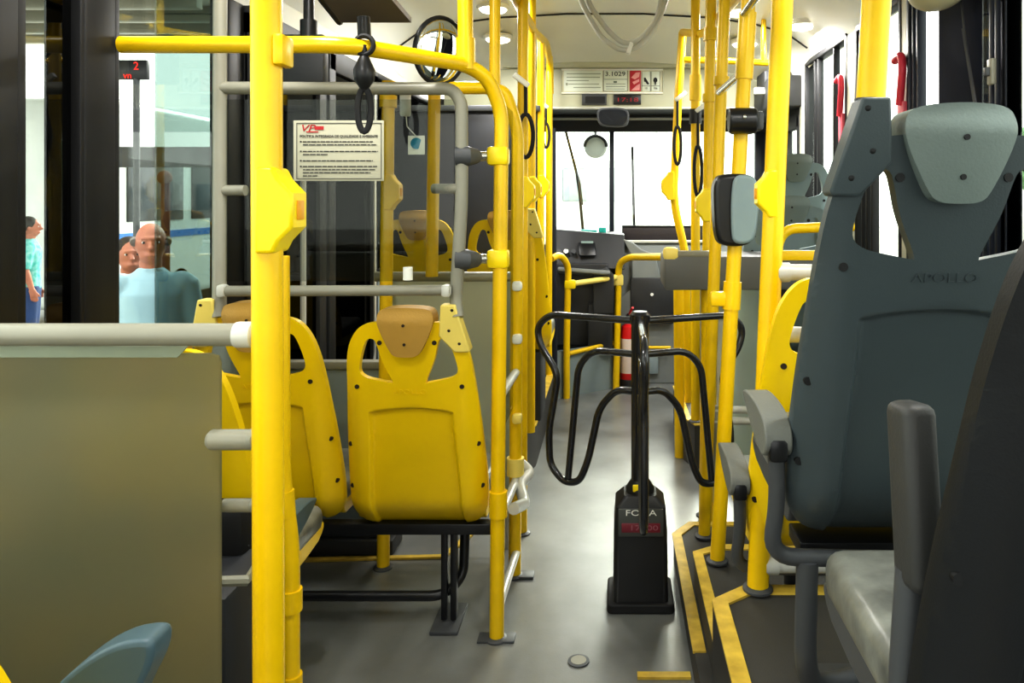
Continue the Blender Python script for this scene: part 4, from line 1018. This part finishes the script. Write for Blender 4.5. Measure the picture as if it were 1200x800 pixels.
G().box((XR - .01, 2.98, 2.42), (.02, .02, .04), .003).build('anchor', GTUBE, t)
t = thing('ceiling_speaker', 'cream rounded speaker housing at the ceiling over the dark panel', 'speaker', (1.25, 2.95, 2.27))
G().sphere((1.25, 2.95, 2.36), .14, (.75, 1.2, .62), 20).build('housing', mat('cream_speaker', (226, 222, 188), .5), t); G().cyl(Vector((1.25, 2.95, 2.40)), Vector((1.25, 2.95, 2.56)), .03).build('mount', GTUBE, t)
# driver-side side box near the door corner
t = thing('door_gear_box', 'dark box at the top corner over the front door', 'box', (1.1, 5.75, 2.2))
G().box((1.2, 5.72, 2.40), (.2, .3, .16), .015).build('body', DWALL, t); G().box((1.16, 5.6, 2.33), (.26, .04, .05), .01).build('lip', GLIGHT, t)
# floor fittings
t = thing('floor_drain', 'small dark oval fitting in the floor by the turnstile', 'drain', (X(678, 2.57), 2.57, 0))
G().lathe([(.036, .0005), (.036, .004), (.03, .005)], (X(678, 2.57), 2.57, 0)).build('ring', GDARK, t); G().lathe([(.026, .0045), (.026, .006)], (X(678, 2.57), 2.57, 0)).build('cap', GTUBE, t)

# ================================================================ PEOPLE OUTSIDE
ZG = -.30
def person(name, label, loc, h, rotz, skin, hair_m, shirt_m, trous_m, bald=False, long_hair=False, female=False):
    root = thing(name, label, 'person', loc)
    L = Vector(loc); k = h / 1.72; R3 = Matrix.Rotation(rotz, 4, 'Z')
    def w(x, y, z): return L + Vector((x, y, z)) * k
    XF = Matrix.Translation(L) @ R3 @ Matrix.Translation(-L)
    sw = .168 if not female else .155
    J = {}
    for s in (-1, 1):
        J['sh', s] = (s * sw, 0, 1.40); J['el', s] = (s * (sw + .055), -.02, 1.13); J['wr', s] = (s * (sw + .07), .05, .89)
        J['hip', s] = (s * .09, 0, .90); J['kn', s] = (s * .10, .015, .49); J['an', s] = (s * .10, -.01, .08)
    def body(extra=0.0, parts=('all',)):
        g = G(); A = 'all' in parts
        if A or 'torso' in parts:
            g.tube([w(0, 0, z) for z in (.84, .92, 1.05, 1.2, 1.34, 1.43, 1.47)], [k * (r + extra) for r in (.145, .155, .135, .15, .165, .11, .06)], 16, flat=.68)
            for s in (-1, 1): g.sphere(w(s * (sw - .02), 0, 1.39), k * (.062 + extra), (1, 1, .9), 12)
        if A or 'arms' in parts or 'sleeves' in parts:
            for s in (-1, 1):
                a, b, c = (w(*J[n, s]) for n in ('sh', 'el', 'wr'))
                g.tube([a, a.lerp(b, .5), b], [k * (r + extra) for r in (.054, .049, .041)], 12)
                if not 'sleeves' in parts: g.tube([b, b.lerp(c, .4), c], [k * (r + extra) for r in (.041, .038, .027)], 12)
        if A or 'legs' in parts:
            for s in (-1, 1):
                a, b, c = (w(*J[n, s]) for n in ('hip', 'kn', 'an'))
                g.tube([a + Vector((0, 0, .02)), a.lerp(b, .5), b, b.lerp(c, .35), c], [k * (r + extra) for r in (.092, .077, .056, .054, .038)], 14)
            g.sphere(w(0, 0, .88), k * (.14 + extra), (1.1, .78, .75), 14)
        return g
    g = body()
    g.tube([w(0, -.005, 1.42), w(0, .005, 1.53)], k * .056, 12)
    # head: skull, jaw, nose, ears, brow, lips
    g.sphere(w(0, .005, 1.625), k * .098, (.80, .98, 1.10), 20); g.sphere(w(0, .03, 1.565), k * .068, (.88, .95, .95), 16)
    g.tube([w(0, .095, 1.635), w(0, .122, 1.598), w(0, .10, 1.588)], [k * .010, k * .016, k * .012], 8)
    for s in (-1, 1): g.sphere(w(s * .080, .0, 1.612), k * .026, (.35, .7, 1.15), 10)
    g.tube([w(-.045, .088, 1.648), w(0, .1, 1.65), w(.045, .088, 1.648)], k * .011, 8)
    g.tube([w(-.026, .088, 1.555), w(0, .098, 1.556), w(.026, .088, 1.555)], k * .009, 8)
    # hands: palm, four unequal curled fingers, thumb
    for s in (-1, 1):
        c = w(*J['wr', s]); 
        g.tube([c, w(s * (sw + .072), .06, .85), w(s * (sw + .072), .065, .81)], [k * .024, k * .023, k * .021], 10, flat=1.6)
        for i, ln in enumerate((.062, .073, .068, .054)):
            yb = .065 + (.030 - .020 * i); xb = s * (sw + .072)
            g.tube([w(xb, yb, .82), w(xb - s * .004, yb + .004, .82 - ln * .55), w(xb - s * .018, yb + .008, .82 - ln)], k * .0088, 7)
        g.tube([w(s * (sw + .066), .088, .86), w(s * (sw + .056), .112, .83), w(s * (sw + .05), .118, .805)], k * .0105, 7)
    for s in (-1, 1): g.tube([w(s * .10, -.03, .06), w(s * .102, .06, .05), w(s * .104, .15, .035)], [k * .04, k * .042, k * .03], 10, flat=.7)
    o = g.build('body', skin, root, xform=XF)
    rm = o.modifiers.new('skin', 'REMESH'); rm.mode = 'VOXEL'; rm.voxel_size = .0075 * k; rm.use_smooth_shade = True
    sm = o.modifiers.new('soft', 'SMOOTH'); sm.iterations = 3; sm.factor = .5
    def cloth(nm, parts, m, extra=.014, add=None):
        g = body(extra, parts)
        if add: add(g)
        c = g.build(nm, m, root, xform=XF)
        rm = c.modifiers.new('skin', 'REMESH'); rm.mode = 'VOXEL'; rm.voxel_size = .012 * k; rm.use_smooth_shade = True
        sm = c.modifiers.new('soft', 'SMOOTH'); sm.iterations = 4; sm.factor = .5
    cloth('shirt', ('torso', 'sleeves'), shirt_m, .016, lambda g: g.tube([w(.05 * math.cos(a) * 1.15, .05 * math.sin(a), 1.475) for a in [2 * PI * q_ / 16 for q_ in range(16)]], k * .014, 8, closed=True))
    cloth('trousers', ('legs',), trous_m, .012)
    for s in (-1, 1):
        G().tube([w(s * .10, -.055, .05), w(s * .102, .04, .052), w(s * .104, .13, .042), w(s * .104, .175, .032)], [k * .046, k * .05, k * .044, k * .03], 12, flat=.8).build('shoe', BLK, root, xform=XF)
        e = G().sphere(w(s * .033, .088, 1.627), k * .0105, (1, .8, .7), 10).build('eye', EYEW, root, xform=XF)
        G().sphere(w(s * .033, .0975, 1.627), k * .006, (1, .6, 1), 8).build('iris', HAIR, e, xform=XF)
    g = G()
    if bald: # fringe of hair around the back and sides
        g.tube([w(-.078, .03, 1.625), w(-.083, -.03, 1.635), w(-.045, -.085, 1.63), w(.045, -.085, 1.63), w(.083, -.03, 1.635), w(.078, .03, 1.625)], k * .022, 10, fil=.02)
    else:
        g.sphere(w(0, -.018, 1.65), k * .102, (.90, .98, .98), 18)
        if long_hair: g.tube([w(0, -.055, 1.65), w(0, -.085, 1.56), w(0, -.085, 1.44)], [k * .075, k * .08, k * .05], 12, flat=.6)
    g.build('hair', hair_m, root, xform=XF)
    return root
mx, my = X(177, 4.25), 4.25
person('person', 'balding person in a light blue shirt standing outside the side window', (mx, my, ZG), 1.70, math.radians(-150), SKIN, GHAIR, SHIRT, TROUS, bald=True)
wx, wy = X(35, 8.6), 8.6
person('person', 'person in a teal patterned top and jeans standing farther outside the window', (wx, wy, ZG), 1.62, math.radians(-60), SKIN, HAIR, TSHIRT, JEANS, long_hair=True, female=True)
person('person', 'person in dark clothes standing behind the balding person outside', (X(152, 4.9), 4.9, ZG), 1.58, math.radians(-140), SKIN, HAIR, mat('dark_top', (44, 40, 44), .8), TROUS, female=True)

# ================================================================ OUTSIDE
g = G(); g.box((0, 5, ZG - .05), (90, 90, .1)); struct(g, 'ground', ASPH)
def far_bus(label, x, y, L, paint, band, zr, sign=None):
    t = thing('bus', label, 'bus', (x, y, ZG), 'buses outside the left windows')
    z = ZG
    G().box((x - 1.25, y, z + .35 + zr / 2), (2.5, L, zr), .12, seg=3).build('body', paint, t)
    for i in range(int(L // 1.6)):
        yy_ = y - L / 2 + .9 + i * 1.6
        G().box((x + .008, yy_, z + 1.95), (.03, 1.35, .85), .01).build('side_window', mat('bus_side_glass', (60, 66, 70), .1) if i == 0 and 'bus_side_glass' not in MATS else MATS['bus_side_glass'], t)
    G().box((x + .006, y, z + 1.32), (.02, L * .99, .10)).build('stripe', band, t)
    for yy_ in (y - L * .33, y + L * .33):
        G().lathe([(.2, 0), (.46, .01), (.48, .05), (.48, .24), (.3, .25)], (x - .25, yy_, z + .48), axis=(1, 0, 0)).build('wheel', RUB, t)
    return t
far_bus('white bus with blue stripe parked outside the side window', -6.6, 14.7, 9.0, BUSW, BLUE, 2.85)
far_bus('cream yellow bus parked farther outside the side window', -13.5, 26.0, 9.0, BUSY, RED, 2.9)
# led sign post outside
t = thing('led_sign', 'black street sign with red lit characters outside the side window', 'sign', (X(158, 7.5), 7.5, ZG))
G().box(P(156, 82, 7.5), (.30, .06, .19), .01).build('case', BLK, t)
lettering('lit_digit', '2', .11, LEDR, t, lambda u, v, w: (X(159, 7.46) + u, 7.465 - w, Zp(77.5, 7.46) + v), .002)
lettering('lit_word', 'vn', .09, LEDR, t, lambda u, v, w: (X(149, 7.46) + u, 7.465 - w, Zp(88.5, 7.46) + v), .002)
G().cyl(Vector((X(160, 7.5), 7.5, ZG)), P(160, 92, 7.5), .03).build('post', GDARK, t)
t = thing('brown_post', 'round-headed brown post outside the side window behind the balding person', 'post', (X(194, 6.0), 6.0, ZG))
G().cyl(Vector((X(194, 6.0), 6.0, ZG)), P(194, 212, 6.0), .032).build('shaft', BRICK, t); G().sphere(P(193, 208, 6.0), .055).build('head', BRICK, t)
# station canopy
t = thing('station_canopy', 'ribbed grey canopy roof outside above the left windows', 'canopy', (-7.0, 10.0, ZG))
G().box((-7.0, 7.3, 3.75), (5.6, 6.6, .12), .02).build('roof_sheet', CONC, t)
for yy_ in [4.4 + i * .6 for i in range(10)]: G().box((-7.0, yy_, 3.60), (5.4, .12, .16), .01).build('rib', GTUBE, t)
G().box((-5.2, 9.6, 2.06), (2.6, .2, .25), .02).build('cross_beam', GDARK, t)
for yy_ in (5.2, 9.6): G().box((-9.0, yy_, 1.6), (.22, .22, 3.9), .02).build('column', CONC, t)
# pale building far left and far right, tree to the right
t = thing('building', 'pale building with a row of windows far outside the left side', 'building', (-26, 30, ZG))
G().box((-29, 30, 3.2), (6, 34, 7), .05).build('facade', CONC, t)
for yy_ in [16 + i * 3.4 for i in range(9)]: G().box((-25.98, yy_, 3.4), (.06, 1.6, 1.6), .02).build('facade_window', mat('building_glass', (120, 140, 146), .2) if 'building_glass' not in MATS else MATS['building_glass'], t)
t = thing('building', 'pale low building seen through the right windows', 'building', (16, 22, ZG))
G().box((19, 24, 1.4), (6, 30, 3.4), .05).build('facade', CONC, t)
for yy_ in [12 + i * 4 for i in range(7)]: G().box((15.97, yy_, 1.6), (.06, 2.0, 1.2), .02).build('facade_window', MATS['building_glass'], t)
for i, (x, y, s) in enumerate(((8.5, 9.5, 1.0), (9.5, 15.5, 1.25))):
    t = thing('street_tree', ['leafy tree outside the right window beside the slate seat', 'larger leafy tree farther ahead outside the right windows'][i], 'tree', (x, y, ZG))
    G().tube([Vector((x, y, ZG)), Vector((x + .1, y, ZG + 1.2 * s)), Vector((x, y + .1, ZG + 1.9 * s))], [.14 * s, .11 * s, .08 * s], 10).build('trunk', BARK, t)
    g = G()
    for k in range(9):
        a = k * 2.4; g.sphere((x + math.cos(a) * .55 * s * (k > 0), y + math.sin(a) * .55 * s * (k > 0), ZG + (1.9 + .13 * k) * s), (.62 - .03 * k) * s, (1, 1, .8), 12)
    o = g.build('crown', LEAF, t); rm = o.modifiers.new('r', 'REMESH'); rm.mode = 'VOXEL'; rm.voxel_size = .09
    dm = o.modifiers.new('d', 'DISPLACE'); tx = bpy.data.textures.new('leafy', 'CLOUDS'); tx.noise_scale = .18; dm.texture = tx; dm.strength = .3
# opposite bus ahead, washed out
t = thing('bus', 'pale bus far ahead seen through the windshield', 'bus', (-.3, 22, ZG))
G().box((-.6, 30, ZG + 1.75), (2.6, 8, 2.8), .12, seg=3).build('body', BUSW, t)
G().box((-.6, 25.98, ZG + 2.3), (2.2, .05, 1.1), .05).build('rear_window', mat('pale_glass', (190, 200, 200), .2), t)

# ================================================================ LIGHT, SKY, CAMERA
wd = bpy.data.worlds.new('sky'); S.world = wd; wd.use_nodes = True
nt_ = wd.node_tree; bg = nt_.nodes['Background']
tc = nt_.nodes.new('ShaderNodeTexCoord'); sp = nt_.nodes.new('ShaderNodeSeparateXYZ'); rp = nt_.nodes.new('ShaderNodeValToRGB')
nt_.links.new(tc.outputs['Generated'], sp.inputs[0]); nt_.links.new(sp.outputs['Z'], rp.inputs['Fac']); nt_.links.new(rp.outputs['Color'], bg.inputs['Color'])
rp.color_ramp.elements[0].color = (1.0, .99, .95, 1); rp.color_ramp.elements[1].color = (.93, .97, 1.0, 1)
bg.inputs['Strength'].default_value = 3.6
sun = bpy.data.lights.new('sun', 'SUN'); sun.energy = 8.5; sun.angle = math.radians(24); sun.color = (1, .97, .9)
so = bpy.data.objects.new('sun', sun); COL.objects.link(so); so.rotation_euler = Vector((-.24, -.85, -.50)).to_track_quat('-Z', 'Y').to_euler()
cam = bpy.data.cameras.new('camera'); cam.sensor_width = 36; cam.sensor_fit = 'HORIZONTAL'; cam.lens = F / 1200 * 36
cam.shift_x = -(CX - 600) / 1200; cam.shift_y = -(400 - CY) / 1200; cam.clip_start = .02
co = bpy.data.objects.new('camera', cam); COL.objects.link(co); co.location = (0, 0, EYE); co.rotation_euler = (PI / 2, 0, 0)
S.camera = co
S.view_settings.view_transform = 'Standard'; S.view_settings.look = 'None'; S.view_settings.exposure = 0.2; S.view_settings.gamma = 0.82
try:
    S.cycles.max_bounces = 8; S.cycles.transparent_max_bounces = 16; S.cycles.sample_clamp_indirect = 6; S.cycles.use_denoising = True
except Exception: pass
